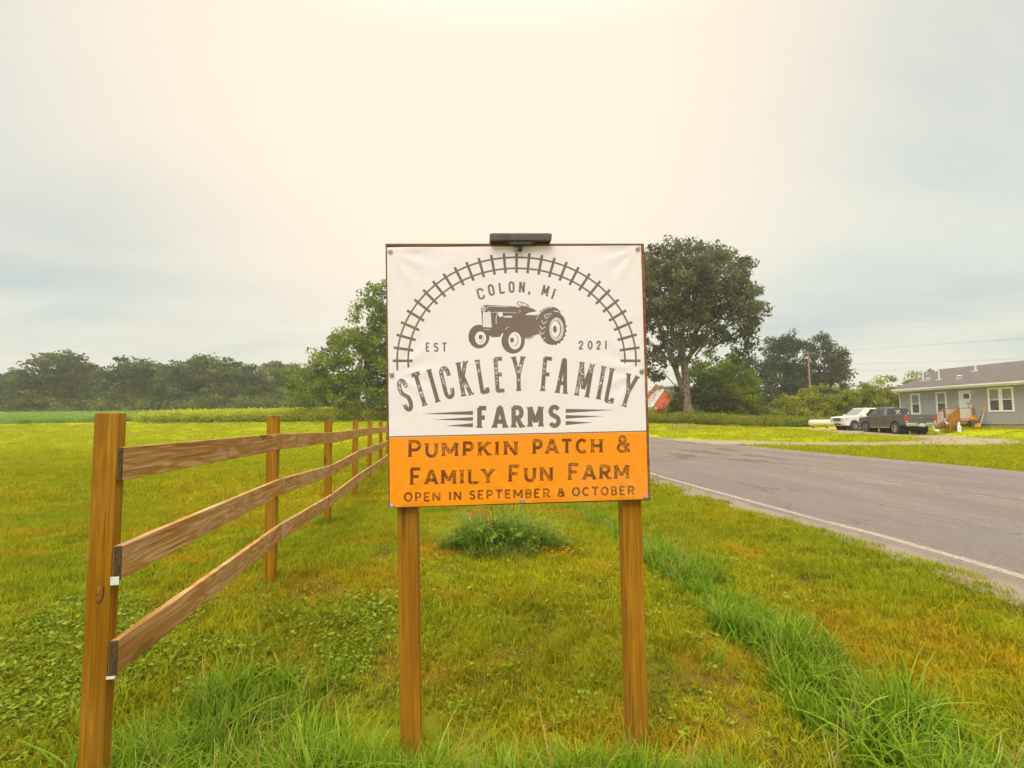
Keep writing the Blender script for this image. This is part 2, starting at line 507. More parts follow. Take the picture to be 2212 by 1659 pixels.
M = {}
M['post'] = wood('treated_post_wood', (.33, .138, .004), (.52, .245, .008), (.40, .21, .04), 'z', .3, rc=.4)
M['rail'] = wood('rail_wood', (.48, .215, .05), (.66, .38, .16), (.52, .36, .21), 'x', .35, 1.0, 9., .85)
M['sign_post'] = wood('sign_post_wood', (.40, .165, .008), (.52, .245, .016), (.44, .26, .06), 'z', .2, rc=.25)
M['frame_wood'] = wood('frame_wood', (.28, .105, .04), (.42, .19, .075), (.30, .17, .09), 'x', .2)
M['zinc'] = simple('zinc_metal', (.50, .50, .47), .42, .8, .5, .2, 60)
M['black_plastic'] = simple('veiled_black_plastic', (.10, .09, .08), .55, 0, .4, .2, 40)  # black plastic lightened: the milky lens veil is put into its colour
M['solar_cell'] = simple('dark_solar_cell', (.03, .035, .05), .2, 0, .6)
M['shaded_end'] = simple('dark_shaded_end_grain', (.075, .045, .014), .95, var=.4, scale=60)  # dark wet end grain, with the shadow on the rail end painted in
M['knot'] = simple('knot_wood', (.20, .075, .012), .8, var=.3, scale=60)
M['tag'] = simple('pale_tag', (.72, .72, .68), .5)
M['white_trim'] = simple('white_vinyl', (.78, .76, .70), .5, var=.04)
M['siding'] = simple('grey_vinyl_siding', (.42, .385, .355), .6, var=.05, scale=2)
M['door_white'] = simple('door_white', (.74, .75, .72), .45, var=.03)
M['glass_dark'] = simple('window_glass', (.045, .045, .042), .08, 0, .8, .3, 2)
M['pale_pane'] = simple('pale_curtain_and_windscreen', (.24, .245, .22), .35, 0, .6, .25, 9)
M['shingle'] = None
M['foundation'] = simple('concrete', (.42, .35, .27), .9, var=.15, scale=5, bump=.004)
M['pipe'] = simple('white_pipe', (.66, .63, .58), .5)
M['deck_wood'] = wood('deck_wood', (.42, .17, .018), (.58, .29, .05), (.46, .27, .09), 'x', .2)
M['deck_post'] = wood('deck_post_wood', (.42, .17, .018), (.56, .27, .045), (.46, .27, .09), 'z', .2)
M['baluster'] = simple('white_baluster', (.70, .64, .58), .6)
M['statue'] = simple('white_statue', (.78, .76, .72), .6, var=.06)
M['orange_plastic'] = simple('orange_plastic', (.80, .32, .01), .4)
M['yellow_plastic'] = simple('yellow_plastic', (.75, .50, .04), .4)
M['barn_red'] = simple('red_barn_boards', (.80, .10, .012), .8, var=.15, scale=1.5)
M['tin_roof'] = simple('weathered_tin', (.46, .43, .39), .6, .1, .5, .3, 1.2)
M['bark'] = simple('bark', (.16, .11, .075), .95, var=.5, scale=5, bump=.03)
M['bark_light'] = simple('weathered_bark', (.19, .135, .09), .95, var=.45, scale=4, bump=.03)
M['pole_wood'] = simple('grey_pole_wood', (.30, .20, .13), .9, var=.2, scale=6)
M['wire'] = simple('cable', (.12, .11, .10), .6)
M['truck_paint'] = simple('grey_green_metallic_paint', (.125, .123, .105), .34, .25, .5, .04, 3, coat=.5)
M['suv_paint'] = simple('white_paint', (.80, .76, .68), .3, 0, .5, .03, 3, coat=.5)
M['tyre'] = simple('tyre_rubber', (.035, .030, .027), .8)
M['alloy'] = simple('alloy', (.62, .60, .56), .35, .25)
M['chrome'] = simple('chrome', (.62, .60, .56), .22, .85)
M['car_glass'] = simple('car_glass', (.035, .035, .032), .07, 0, .9, .1, 1)
M['red_lens'] = simple('red_lens', (.50, .035, .02), .25)
M['clear_lens'] = simple('clear_lens', (.65, .62, .56), .15)
M['amber_lens'] = simple('amber_lens', (.75, .28, .05), .25)
M['under'] = simple('underbody', (.025, .022, .02), .9)
M['plate'] = simple('number_plate', (.62, .62, .58), .5)
M['decal'] = simple('white_decal', (.70, .68, .64), .6)
M['tank'] = simple('cream_tank_paint', (.76, .60, .42), .45, var=.05)
M['rust'] = simple('rusty_cap', (.35, .15, .07), .8)
M['flowers'] = simple('yellow_blossom', (.78, .42, .01), .7, var=.3, scale=30)
M['pot'] = simple('grey_pot', (.20, .18, .15), .7)
M['red_ball'] = simple('faded_red_plastic', (.45, .09, .06), .5)
M['iron'] = simple('dark_iron', (.05, .042, .036), .6, .3)
M['dirt'] = simple('bare_soil', (.24, .13, .055), .95, var=.35, scale=12, bump=.01)
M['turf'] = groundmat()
M['road'] = roadmat()
M['gravel'] = gravelmat()

def shinglemat():
    m, t, p = material('brown_asphalt_shingles')
    ob = t.add('ShaderNodeTexCoord').outputs['Object']
    br = t.add('ShaderNodeTexBrick')
    t.put(br.inputs['Vector'], t.scale(ob, (1, 1.1, 0)))
    for k, v in (('Color1', (.098, .078, .064, 1)), ('Color2', (.135, .108, .090, 1)), ('Mortar', (.075, .055, .045, 1))):
        br.inputs[k].default_value = v
    br.inputs['Scale'].default_value = 1.0; br.inputs['Mortar Size'].default_value = .008
    br.inputs['Brick Width'].default_value = .3; br.inputs['Row Height'].default_value = .14
    n = t.noise(ob, 3, 4, .6)
    c = t.mix(t.step(n, .3, .7, 0, .4), br.outputs[0], (.155, .125, .102))
    t.put(p.inputs['Base Color'], c); p.inputs['Roughness'].default_value = .92
    t.put(p.inputs['Normal'], t.bump(t.noise(ob, 60, 3), .4, .01))
    return m
M['shingle'] = shinglemat()
M['leaf_cotton'] = leafmat('cottonwood_leaves', (.064, .076, .032), (.112, .124, .050), (.19, .195, .075), .38)
M['leaf_dark'] = leafmat('dark_tree_leaves', (.040, .052, .022), (.070, .085, .032), (.12, .135, .045), .3)
M['leaf_wood'] = leafmat('woodland_leaves', (.045, .070, .014), (.085, .115, .020), (.19, .21, .022), .3)
M['leaf_bright'] = leafmat('bright_shrub_leaves', (.11, .14, .012), (.22, .25, .014), (.40, .39, .016), .4)
M['leaf_near'] = leafmat('locust_leaves', (.095, .14, .016), (.19, .25, .018), (.36, .39, .022), .42)
M['leaf_weed'] = leafmat('tall_weed_leaves', (.22, .27, .008), (.44, .46, .012), (.62, .58, .03), .45)
M['leaf_weed_dark'] = leafmat('roadside_weed_leaves', (.12, .145, .012), (.22, .24, .014), (.36, .33, .025), .38)
M['leaf_crop'] = leafmat('crop_leaves', (.15, .26, .035), (.23, .37, .055), (.32, .45, .09), .4)
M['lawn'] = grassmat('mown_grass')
M['lawn_dead'] = grassmat('dry_grass', 1.0, (.60, .34, .03))
M['tall'] = leafmat('long_grass_blades', (.085, .16, .004), (.165, .28, .006), (.34, .44, .03), .4)
M['tall_pale'] = leafmat('pale_long_grass', (.12, .18, .02), (.22, .31, .035), (.42, .48, .12), .4)
M['straw'] = leafmat('dry_stems', (.30, .22, .04), (.42, .33, .08), (.55, .45, .14), .3)
M['ivy'] = leafmat('broadleaf_weeds', (.13, .19, .008), (.20, .27, .012), (.30, .36, .03), .35)
M['orange_leaf'] = leafmat('orange_dead_leaves', (.45, .10, .01), (.65, .20, .012), (.75, .30, .02), .4)

# ------------------------------------------------------------------ ground
def axis_pts(lo, hi, n, c, k):
    a = math.asinh((lo - c) / k); b = math.asinh((hi - c) / k)
    return c + k * np.sinh(np.linspace(a, b, n))
gx = axis_pts(-360, 360, 300, 0, 7.); gy = axis_pts(-40, 420, 330, 2.5, 6.)
X, Y = np.meshgrid(gx, gy)
Zt = terrain(X, Y)
rd = road_d(X, Y)
micro = (fbm(X * 2.2, Y * 2.2, 3) - .5) * .05 + (fbm(X * 9, Y * 9, 8) - .5) * .022
onroad = sm(-.55, -.25, rd) * (1 - sm(8.45, 8.8, rd))
Zt = Zt + micro * (1 - sm(15, 40, Y)) * (1 - sm(-1.2, -.7, rd) * (1 - sm(8.8, 9.2, rd))) - .07 * onroad
n1, n2 = len(gy), len(gx)
idx = np.arange(n1 * n2).reshape(n1, n2)
Q = np.stack([idx[:-1, :-1], idx[:-1, 1:], idx[1:, 1:], idx[1:, :-1]], -1).reshape(-1, 4)
me = np_mesh('ground', np.stack([X, Y, Zt], -1).reshape(-1, 3), Q)
me.polygons.foreach_set('use_smooth', np.ones(len(me.polygons), bool))
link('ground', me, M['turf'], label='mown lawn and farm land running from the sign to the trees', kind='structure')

# road (own frame: x along, y across)
ts = np.concatenate([np.arange(-14, 16, .12), 16 + np.cumsum(np.linspace(.15, 6, 120))])
ds = np.array([-.72, -.55, -.4, -.2, 0, .25, .6, 1., 1.6, 2.2, 3, 3.6, 4, 4.4, 5, 5.8, 6.6, 7.2, 7.6, 8.0, 8.3, 8.6, 8.85])
T, D = np.meshgrid(ts, ds, indexing='ij')
D = D.copy()
D[:, 0] += (fbm(ts * 1.3, ts * 0, 21) - .5) * .35 - .1; D[:, 1] = np.maximum(D[:, 1], D[:, 0] + .03)
D[:, -1] += (fbm(ts * 1.3, ts * 0 + 5, 22) - .5) * .6
RX, RY = road_xy(T, D)
crown = .05 * (1 - ((D - 4) / 4.8) ** 2)
RZ = terrain(RX, RY) + .012 + crown + (fbm(RX * .8, RY * .8, 31) - .5) * .02
RZ[:, 0] -= .09; RZ[:, -1] -= .09
me = np_mesh('road', np.stack([T, D, RZ], -1).reshape(-1, 3),
             (lambda i: np.stack([i[:-1, :-1], i[1:, :-1], i[1:, 1:], i[:-1, 1:]], -1).reshape(-1, 4))(np.arange(T.size).reshape(T.shape)))
# local (t,d) -> world: x = 4.395 + RDX t + RDY d ; y = 4.575 + RDY t - RDX d   (a mirrored frame is avoided by flipping d)
co = np.stack([T, -D, RZ], -1).reshape(-1, 3)
me.vertices.foreach_set('co', co.astype(np.float32).ravel())
me.flip_normals()
me.polygons.foreach_set('use_smooth', np.ones(len(me.polygons), bool))
road = link('road', me, M['road'], label='worn two-lane asphalt road with a white edge line', kind='structure')
road.location = (4.395, 4.575, 0)
road.rotation_euler = (0, 0, math.atan2(RDY, RDX))

# gravel driveway
DRIVE = [(9.6, 24.7), (12.7, 23.1), (17.4, 22.1), (21.2, 22.5), (24.5, 24.7), (27, 28.5), (28.2, 32.5), (28.4, 38), (28.6, 41.2), (32.5, 41.9),
         (33.0, 45.6), (26, 45.4), (23.4, 42.5), (23.1, 38), (23.8, 33.5), (22.6, 28.8), (20, 25.9), (17.5, 25.1), (14, 25.8), (11.5, 28.3), (8.6, 31.5)]
def inside(px, py, poly):
    px = np.asarray(px); py = np.asarray(py); r = np.zeros(px.shape, bool); n = len(poly)
    for i in range(n):
        x1, y1 = poly[i]; x2, y2 = poly[(i + 1) % n]
        c = ((y1 > py) != (y2 > py)) & (px < (x2 - x1) * (py - y1) / (y2 - y1 + 1e-12) + x1)
        r ^= c
    return r
def sheet(poly, step, lift, name, mat, wob=.5, **kw):
    P = np.array(poly); xs = np.arange(P[:, 0].min() - 1, P[:, 0].max() + 1, step); ys = np.arange(P[:, 1].min() - 1, P[:, 1].max() + 1, step)
    X, Y = np.meshgrid(xs, ys)
    i = np.arange(X.size).reshape(X.shape)
    Q = np.stack([i[:-1, :-1], i[:-1, 1:], i[1:, 1:], i[1:, :-1]], -1).reshape(-1, 4)
    cx, cy = X[:-1, :-1].ravel() + step / 2, Y[:-1, :-1].ravel() + step / 2
    k = inside(cx + (fbm(cx * 1.1, cy * 1.1, 41) - .5) * wob * 2, cy + (fbm(cx * 1.1 + 30, cy * 1.1, 42) - .5) * wob * 2, poly)
    Q = Q[k]; used, inv = np.unique(Q, return_inverse=True)
    V = np.stack([X.ravel()[used], Y.ravel()[used], terrain(X.ravel()[used], Y.ravel()[used]) + lift], -1)
    me = np_mesh(name, V, inv.reshape(-1, 4))
    return link(name, me, mat, **kw)
sheet(DRIVE, .2, .03, 'gravel_driveway', M['gravel'], label='horseshoe gravel drive in front of the grey house', kind='structure')

# ------------------------------------------------------------------ leaf clouds, trees
def leaf_cloud(name, C, S, tint, mat, flat=.0, down=0.):
    """rhombic leaves/clumps at C (n,3), size S, tint per leaf"""
    n = len(C)
    a = RNG.normal(size=(n, 3)); a[:, 2] = a[:, 2] * (1 - flat) - down; a /= np.linalg.norm(a, axis=1, keepdims=True) + 1e-9
    b = RNG.normal(size=(n, 3)); b[:, 2] *= (1 - flat); b -= a * (a * b).sum(1, keepdims=True); b /= np.linalg.norm(b, axis=1, keepdims=True) + 1e-9
    S = np.broadcast_to(S, (n,))[:, None]
    asp = RNG.uniform(.32, .6, (n, 1))
    nrm = np.cross(a, b)
    V = np.stack([C - a * S * .5, C + b * S * asp * .5 + nrm * S * .06, C + a * S * .5, C - b * S * asp * .5 + nrm * S * .06], 1).reshape(-1, 3)
    me = np_mesh(name, V, np.arange(4 * n).reshape(n, 4))
    at = me.attributes.new('tint', 'FLOAT', 'FACE')
    at.data.foreach_set('value', np.clip(tint, 0, 1).astype(np.float32))
    me.materials.append(mat)
    return me
def blob_points(blobs, ncl, shell=.55):
    """cluster centres within ellipsoids (cx,cy,cz,rx,ry,rz), biased towards the outside"""
    vol = np.array([b[3] * b[4] * b[5] for b in blobs]) ** .75; vol /= vol.sum()
    w = RNG.choice(len(blobs), ncl, p=vol); B = np.array(blobs, float)[w]
    d = RNG.normal(size=(ncl, 3)); d /= np.linalg.norm(d, axis=1, keepdims=True)
    r = shell + (1 - shell) * RNG.random((ncl, 1)) ** .7
    return B[:, :3] + d * B[:, 3:] * r, w
def crown_mesh(name, blobs, ncl, nleaf, crad, lsize, mat, shell=.5, droop=0., tbase=.45, tvar=.22):
    cc, _ = blob_points(blobs, ncl, shell)
    zlo, zhi = cc[:, 2].min(), cc[:, 2].max()
    cr = crad * RNG.uniform(.6, 1.35, ncl)
    ct = tbase + RNG.normal(0, tvar, ncl)
    w = np.repeat(np.arange(ncl), nleaf)
    d = RNG.normal(size=(len(w), 3)); d /= np.linalg.norm(d, axis=1, keepdims=True) + 1e-9
    d *= RNG.random((len(w), 1)) ** .45
    P = cc[w] + d * cr[w][:, None] * np.array([1.15, 1.15, .75])
    P[:, 2] -= droop * RNG.random(len(w)) * cr[w]
    t = ct[w] + RNG.normal(0, .12, len(w))
    return leaf_cloud(name, P, lsize * RNG.uniform(.6, 1.3, len(w)), t, mat), cc
def trunk_mesh(h, r0, fork, cc, nl, lean=(0, 0), seg=10, forks=None):
    b = MB()
    top = Vector((lean[0], lean[1], fork))
    b.tube([(0, 0, -.3), (0, 0, .0), (lean[0] * .2, lean[1] * .2, fork * .3), (lean[0] * .6, lean[1] * .6, fork * .7), top],
           [r0 * 1.5, r0 * 1.15, r0 * .9, r0 * .8, r0 * .7], seg)
    sel = RNG.permutation(len(cc))[:nl]
    for i in sel:
        e = Vector(cc[i]); s = top - Vector((0, 0, random.uniform(0, fork * .35)))
        mid = s.lerp(e, .45) + Vector((0, 0, (e - s).length * random.uniform(.02, .16))) + Vector((random.uniform(-.3, .3), random.uniform(-.3, .3), 0))
        rr = r0 * random.uniform(.25, .5)
        b.tube([s, s.lerp(mid, .5) + Vector((0, 0, .15)), mid, mid.lerp(e, .6), e], [rr, rr * .8, rr * .55, rr * .3, rr * .08], 6, False)
    return b
def make_tree(name, loc, blobs, ncl, nleaf, crad, lsize, mat, bark, r0, fork, label, group=None, cat='tree', nl=14, lean=(0, 0), **kw):
    t = empty(name, loc, 0, label, cat, group)
    cm, cc = crown_mesh('crown', blobs, ncl, nleaf, crad, lsize, mat, **kw)
    tb = trunk_mesh(0, r0, fork, cc, nl, lean)
    tb.build('trunk' if cat == 'tree' else 'stem', bark, t, smooth=True)
    link('crown' if cat == 'tree' else 'foliage', cm, None, t)
    return t

# the big cottonwood by the road
tb = empty('cottonwood_tree', (18.7, 55.2, tz(18.7, 55.2) - .1), 0, 'tallest tree, huge spreading crown and forked pale trunk, by the red barn', 'tree')
blobs = [(0, 0, 14.3, 5.6, 5.2, 4.6), (3.4, 0, 15.2, 3.8, 4, 3.2), (-4.5, 0, 14, 4.5, 4.5, 5), (4.9, 0, 12.6, 3.9, 3.4, 2.4), (8.0, 0, 12.5, 1.7, 1.5, .8), (7.0, 0, 13.8, 1.5, 1.4, .9), (5.6, 0, 10.2, 2.5, 2.4, 1.5), (6.2, 0, 8.1, 1.2, 1.4, 1.2),
         (3.2, 0, 9.4, 1.7, 1.8, 1.1), (0, 0, 10.2, 3.6, 3.2, 2.8), (-3.8, 0, 8.4, 2.6, 2.6, 2.6), (-3.4, 0, 5.3, 1.3, 1.2, .8), (-1, 0, 18.1, 4.4, 4, 1.5), (3.2, 0, 18.0, 2.2, 2.4, 1.3), (5.7, 0, 17.0, 1.4, 1.4, 1.0), (-1.6, 0, 6.6, 1.4, 1.3, 1.3)]
cm, cc = crown_mesh('crown', blobs, 600, 64, .85, .40, M['leaf_cotton'], shell=.45, tbase=.62, tvar=.26, droop=.3)
link('crown', cm, None, tb)
b = MB()
b.tube([(0, 0, -.3), (0, 0, .25), (-.1, 0, 2.2), (-.15, 0, 4.5), (-.25, 0, 6.3), (-.6, 0, 7.8)], [1.0, .60, .42, .39, .37, .30], 14)
b.tube([(-.2, 0, 2.2), (-.75, .1, 4.4), (-1.5, 0, 6.6), (-2.6, 0, 9.5), (-3.4, 0, 12.5), (-3.8, 0, 15)], [.31, .29, .26, .21, .14, .06], 10)
b.tube([(-.2, 0, 6.0), (.5, 0, 7.3), (1.8, 0, 8.6), (3.0, 0, 10.2), (4.6, 0, 12.4)], [.30, .25, .20, .15, .07], 10)
b.tube([(-.4, 0, 7.2), (-.3, .2, 9.5), (.3, 0, 12.5), (.8, 0, 15.5), (.6, 0, 18)], [.30, .25, .20, .13, .05], 10)
b.tube([(-.5, 0, 7.4), (-1.4, 0, 9.8), (-1.6, 0, 13), (-1.2, 0, 16)], [.30, .24, .18, .07], 8)
b.tube([(.2, 0, 11.5), (2.2, -.3, 13.6), (4.6, 0, 14.6), (6.8, 0, 14.2)], [.22, .17, .11, .04], 8)
for i in RNG.permutation(len(cc))[:70]:
    e = Vector(cc[i]); s = Vector((e.x * .35 - .3, e.y * .2, min(e.z * .72, 14)))
    m_ = s.lerp(e, .5) + Vector((0, 0, .3)); r_ = random.uniform(.06, .12)
    b.tube([s, m_, e], [r_, r_ * .6, .015], 5, False)
b.build('trunk', M['bark_light'], tb, smooth=True)

# leafy wild tree behind the fence and the sign, branches down to the ground
tl = make_tree('locust_tree', (-12.4, 64, tz(-12.4, 64)),
    [(-3, 0, 14.5, 3.0, 3, 3.0), (-6, 0, 13.6, 1.9, 1.9, 2.0), (-7.3, 0, 9.6, 3.0, 3, 2.0), (-10.4, 0, 8.0, 2.2, 1.8, .7), (-8, -1, 5.6, 5, 3.5, 3.2), (-12, -1.5, 4.2, 3.4, 2.8, 2.8), (-5, -2, 3.5, 6, 3, 3),
     (-2, -2.5, 4.5, 4.5, 3, 4), (-6.5, -2, 8, 3, 2.4, 2.4), (-3.5, -1, 9.5, 4, 3, 3), (1, -1, 5, 6, 4, 5), (1, 0, 10, 5.5, 5, 5), (0, 0, 16.3, 3.6, 3.5, 2.2), (6, 0, 8, 5, 4, 6)],
    760, 70, 1.0, .42, M['leaf_near'], M['bark'], .45, 4.5, 'tall bushy wild tree half hidden behind the left side of the sign', nl=40, shell=.5, tbase=.66, tvar=.26)

# ------------------------------------------------------------------ far treeline (left)
SPEC = [ # image azimuth x/Y, crown top above eye / Y (tangents), distance, half width
 (-1.05, .105, 128, 7.0, 'dark tree at the left end of the far treeline'),
 (-.965, .100, 132, 5.0, 'small dark tree with thin top near the left end of the far treeline'),
 (-.915, .098, 126, 5.5, 'low rounded tree filling the dip left of the tallest treeline tree'),
 (-.880, .138, 124, 8.2, 'tallest and broadest rounded tree of the far left treeline'),
 (-.825, .116, 127, 5.5, 'rounded tree on the right shoulder of the tallest treeline tree'),
 (-.786, .100, 124, 5.0, 'low dark tree in the far treeline left of the first fence post'),
 (-.733, .127, 126, 7.0, 'domed dark tree of the far treeline above the first fence post'),
 (-.690, .114, 128, 5.6, 'dark tree of the far treeline just right of the first fence post'),
 (-.655, .108, 122, 5.0, 'yellowish green tree low in the far treeline between the first two posts'),
 (-.620, .126, 128, 7.2, 'broad dark tree in the middle of the far treeline'),
 (-.575, .128, 130, 6.6, 'rounded tree right of the middle of the far treeline'),
 (-.540, .119, 127, 5.6, 'dark tree of the far treeline left of the second fence post'),
 (-.505, .108, 125, 5.4, 'lower tree of the far treeline above the second fence post'),
 (-.458, .118, 140, 6.2, 'hazy tree of the far treeline right of the second fence post'),
 (-.425, .110, 142, 5.6, 'hazy tree of the far treeline left of the bushy wild tree'),
 (-.388, .105, 145, 6.6, 'farthest hazy tree peeping out beside the bushy wild tree'),
]
variants = []
for k in range(4):
    h = 14.; bl = []
    for q in range(9):
        a = random.uniform(0, 6.28); rr = random.uniform(0, .5)
        zz = random.uniform(.22, .78)
        bl.append((math.cos(a) * rr * 6, math.sin(a) * rr * 5, zz * h, random.uniform(2.4, 3.8), random.uniform(2.4, 3.6), random.uniform(1.9, 3.2)))
    bl.append((0, 0, h - 2.6, 3.4, 3.2, 2.4)); bl.append((0, 0, 8.0, 5.0, 4.4, 4.6)); bl.append((0, 0, 4.0, 5.6, 4.6, 3.4))
    cm, cc = crown_mesh('crown', bl, 190, 54, 1.15, .62, M['leaf_wood'], shell=.5, tbase=.48, tvar=.30)
    tmb = trunk_mesh(0, .32, 4.5, cc, 10)
    tme = raw_mesh('trunk', tmb.v, tmb.f, True); tme.materials.append(M['bark'])
    zs = np.empty(len(cm.vertices) * 3, np.float32); cm.vertices.foreach_get('co', zs); zs = zs.reshape(-1, 3)
    variants.append((cm, tme, np.percentile(zs[:, 2], 99.7), np.percentile(np.abs(zs[:, 0]), 98)))
for i, (az, tp, Yd, hw, lb) in enumerate(SPEC):
    cm, tme, zt, xw = variants[i % 4]
    x = az * Yd; z0 = tz(x, Yd) - .2; H = 1.5 + tp * Yd - z0
    t = empty('woodland_tree', (x, Yd, z0), random.uniform(-.5, .5) + (i // 4) * 1.9, lb, 'tree', 'trees of the far left treeline')
    t.scale = (hw / xw, hw / xw, H / zt)
    link('trunk', tme, None, t); link('crown', cm, None, t)
# mass of lower trees and undergrowth filling the wood
cl_ = []
def fill_line(a0, a1, Y0, Y1, n, zlo, zhi, tb, out):
    az = RNG.uniform(a0, a1, n); Yd = RNG.uniform(Y0, Y1, n); x = az * Yd
    z = terrain(x, Yd) + zlo + (zhi - zlo) * RNG.random(n) ** .8 * (.55 + .6 * vnoise(x * .12, Yd * .1, 61))
    out.append((np.stack([x, Yd, z], -1), np.full(n, tb)))
fill_line(-1.12, -.30, 119, 128, 620, .3, 6.5, .55, cl_)
fill_line(-1.12, -.30, 128, 150, 900, 1.0, 10.0, .3, cl_)
fill_line(-1.12, -.30, 115.5, 118.5, 170, .3, 4.2, 1.0, cl_)
P = np.concatenate([c[0] for c in cl_]); tt = np.concatenate([c[1] for c in cl_])
w = np.repeat(np.arange(len(P)), 48); d = RNG.normal(size=(len(w), 3)); d /= np.linalg.norm(d, axis=1, keepdims=True); d *= RNG.random((len(w), 1)) ** .5
ctn = (tt + RNG.normal(0, .22, len(P)))[w]
link('woodland_undergrowth', leaf_cloud('woodland_undergrowth', P[w] + d * np.array([2.0, 1.6, 1.25]), .62 * RNG.uniform(.6, 1.3, len(w)), ctn + RNG.normal(0, .1, len(w)), M['leaf_wood']),
     label='dense undergrowth and low trees filling the far left wood', kind='stuff')

# ------------------------------------------------------------------ trees and shrubs on the right
def shrub(name, x, y, blobs, ncl, nleaf, crad, ls, mat, label, r0=.09, fork=1.0, nl=10, cat='shrub', group=None, **kw):
    return make_tree(name, (x, y, tz(x, y) - .05), blobs, ncl, nleaf, crad, ls, mat, M['bark'], r0, fork, label, group, cat, nl, **kw)
# understorey right of the cottonwood
shrub('round_tree', 25.3, 64, [(0, 0, 6.4, 3.8, 3.2, 2.6), (-1.8, 0, 4.6, 2.8, 2.6, 3), (2.2, 0, 4.6, 2.8, 2.6, 3.0), (0, 0, 2.5, 4, 3, 2.2)], 150, 70, .9, .42, M['leaf_near'],
      'rounded olive green tree right behind the cottonwood trunk', .25, 2.5, 18, 'tree', tbase=.55)
shrub('round_tree', 31.0, 70, [(0, 0, 6.2, 3.2, 3, 2.8), (1.6, 0, 4, 2.6, 2.5, 2.6), (-1.2, 0, 3, 3, 3, 2.4)], 120, 70, .9, .42, M['leaf_dark'],
      'rounded hazy tree at the right edge of the clump beside the cottonwood', .22, 2.5, 14, 'tree', tbase=.6)
shrub('leafy_shrub', 18.1, 56.6, [(0, 0, 2.2, .9, 1.2, 1.9), (-.2, 0, 1.2, 1.0, 1.2, 1.2)], 60, 60, .55, .28, M['leaf_bright'], 'green shrub between the red barn and the cottonwood trunk', tbase=.3)
shrub('leafy_shrub', 21.2, 56.6, [(0, 0, 2.6, 2.2, 1.8, 2.3), (1.6, 0, 2, 1.8, 1.8, 1.9)], 90, 60, .6, .28, M['leaf_dark'], 'dark green shrub right beside the cottonwood trunk', tbase=.6)
shrub('leafy_shrub', 24.6, 57.2, [(0, 0, 3.0, 2.2, 2.0, 2.4), (1.5, 0, 1.8, 1.8, 1.8, 1.6), (-1.4, 0, 1.9, 1.6, 1.6, 1.7)], 110, 60, .6, .28, M['leaf_bright'], 'yellow green shrub in the middle of the clump right of the cottonwood', tbase=.32)
shrub('leafy_shrub', 28.4, 59.5, [(0, 0, 1.0, 1.9, 1.6, 1.1)], 50, 55, .5, .26, M['leaf_bright'], 'low yellowish shrub at the edge of the green field', tbase=.45, nl=6)
shrub('broken_branch_bush', 14.9, 54.0, [(0, 0, .5, .8, .7, .5)], 18, 40, .35, .2, M['leaf_weed_dark'], 'small scrubby bush in the weeds below the red barn', nl=8)
# far wall of trees behind the field
far_spec = [(.398, .047, 150, 6.5, 'hazy tree far behind the clump right of the cottonwood'), (.452, .052, 150, 6.5, 'hazy distant tree behind the field left of the two dark trees'),
            (.492, .042, 150, 6.0, 'lowest distant tree behind the green field'), (.535, .050, 150, 6.0, 'distant tree showing below the left dark tree'),
            (.70, .052, 110, 5.0, 'small tree top above the shrubs left of the house'), (.745, .056, 112, 5.0, 'distant tree top just left of the house roof'),
            (.785, .070, 80, 3.6, 'pale green tree top rising behind the house roof corner'), (.300, .062, 150, 5.5, 'pale distant tree top above the red barn roof'),
            (.345, .05, 160, 7., 'hazy tree behind the cottonwood trunk')]
for i, (az, tp, Yd, hw, lb) in enumerate(far_spec):
    cm, tme, zt, xw = variants[(i + 1) % 4]
    x = az * Yd; z0 = tz(x, Yd) - .2; H = 1.5 + tp * Yd - z0
    t = empty('distant_tree', (x, Yd, z0), i * 1.3, lb, 'tree', 'distant trees behind the field on the right')
    t.scale = (hw / xw, hw / xw, H / zt)
    link('trunk', tme, None, t); link('crown', cm, None, t)
P = []
fill_line(.25, .95, 128, 150, 420, .3, 6.0, .35, P)
Pq = P[0][0]; w = np.repeat(np.arange(len(Pq)), 44); d = RNG.normal(size=(len(w), 3)); d /= np.linalg.norm(d, axis=1, keepdims=True); d *= RNG.random((len(w), 1)) ** .5
link('distant_hedgerow', leaf_cloud('distant_hedgerow', Pq[w] + d * np.array([2.2, 1.6, 1.3]), .62 * RNG.uniform(.6, 1.3, len(w)), RNG.normal(.3, .15, len(w)), M['leaf_wood']),
     label='distant hedgerow closing the field on the right', kind='stuff')
# the two dark trees
for (x, y, dx, s, lb) in ((47.8, 90, 0, 1.0, 'left one of the two tall dark trees beside the utility pole'), (55.0, 91, 0, 1.0, 'right one of the two tall dark trees beside the utility pole')):
    if x < 50:
        bl = [(0, 0, 10.5, 3.4, 3.2, 3.4), (.8, 0, 13.0, 2.6, 2.4, 2.0), (-2.6, 0, 9.6, 1.9, 2.0, 2.6), (-1.6, 0, 6.0, 2.8, 2.6, 2.6), (1.8, 0, 6.5, 2.6, 2.6, 3.2), (-3.4, 0, 5.9, 1.6, 1.6, 1.7), (-1.6, 0, 12.8, 1.8, 1.8, 1.4), (.3, 0, 3.2, 3.4, 2.6, 2.2)]
    else:
        bl = [(0, 0, 9.5, 3.6, 3.2, 3.4), (-.8, 0, 12.8, 2.5, 2.4, 2.2), (2.4, 0, 10.0, 1.8, 2, 2.2), (1.4, 0, 6.0, 3.2, 2.6, 2.8), (-1.8, 0, 5.5, 2.4, 2.2, 2.8), (3.2, 0, 7.4, 1.4, 1.5, 1.4), (.5, 0, 3.2, 3.2, 2.6, 2.2)]
    make_tree('dark_tree', (x, y, tz(x, y) - .1), bl, 250, 66, .9, .42, M['leaf_dark'], M['bark'], .38, 5.0, lb, 'two tall dark trees by the pole', nl=30, shell=.45, tbase=.52, tvar=.24)
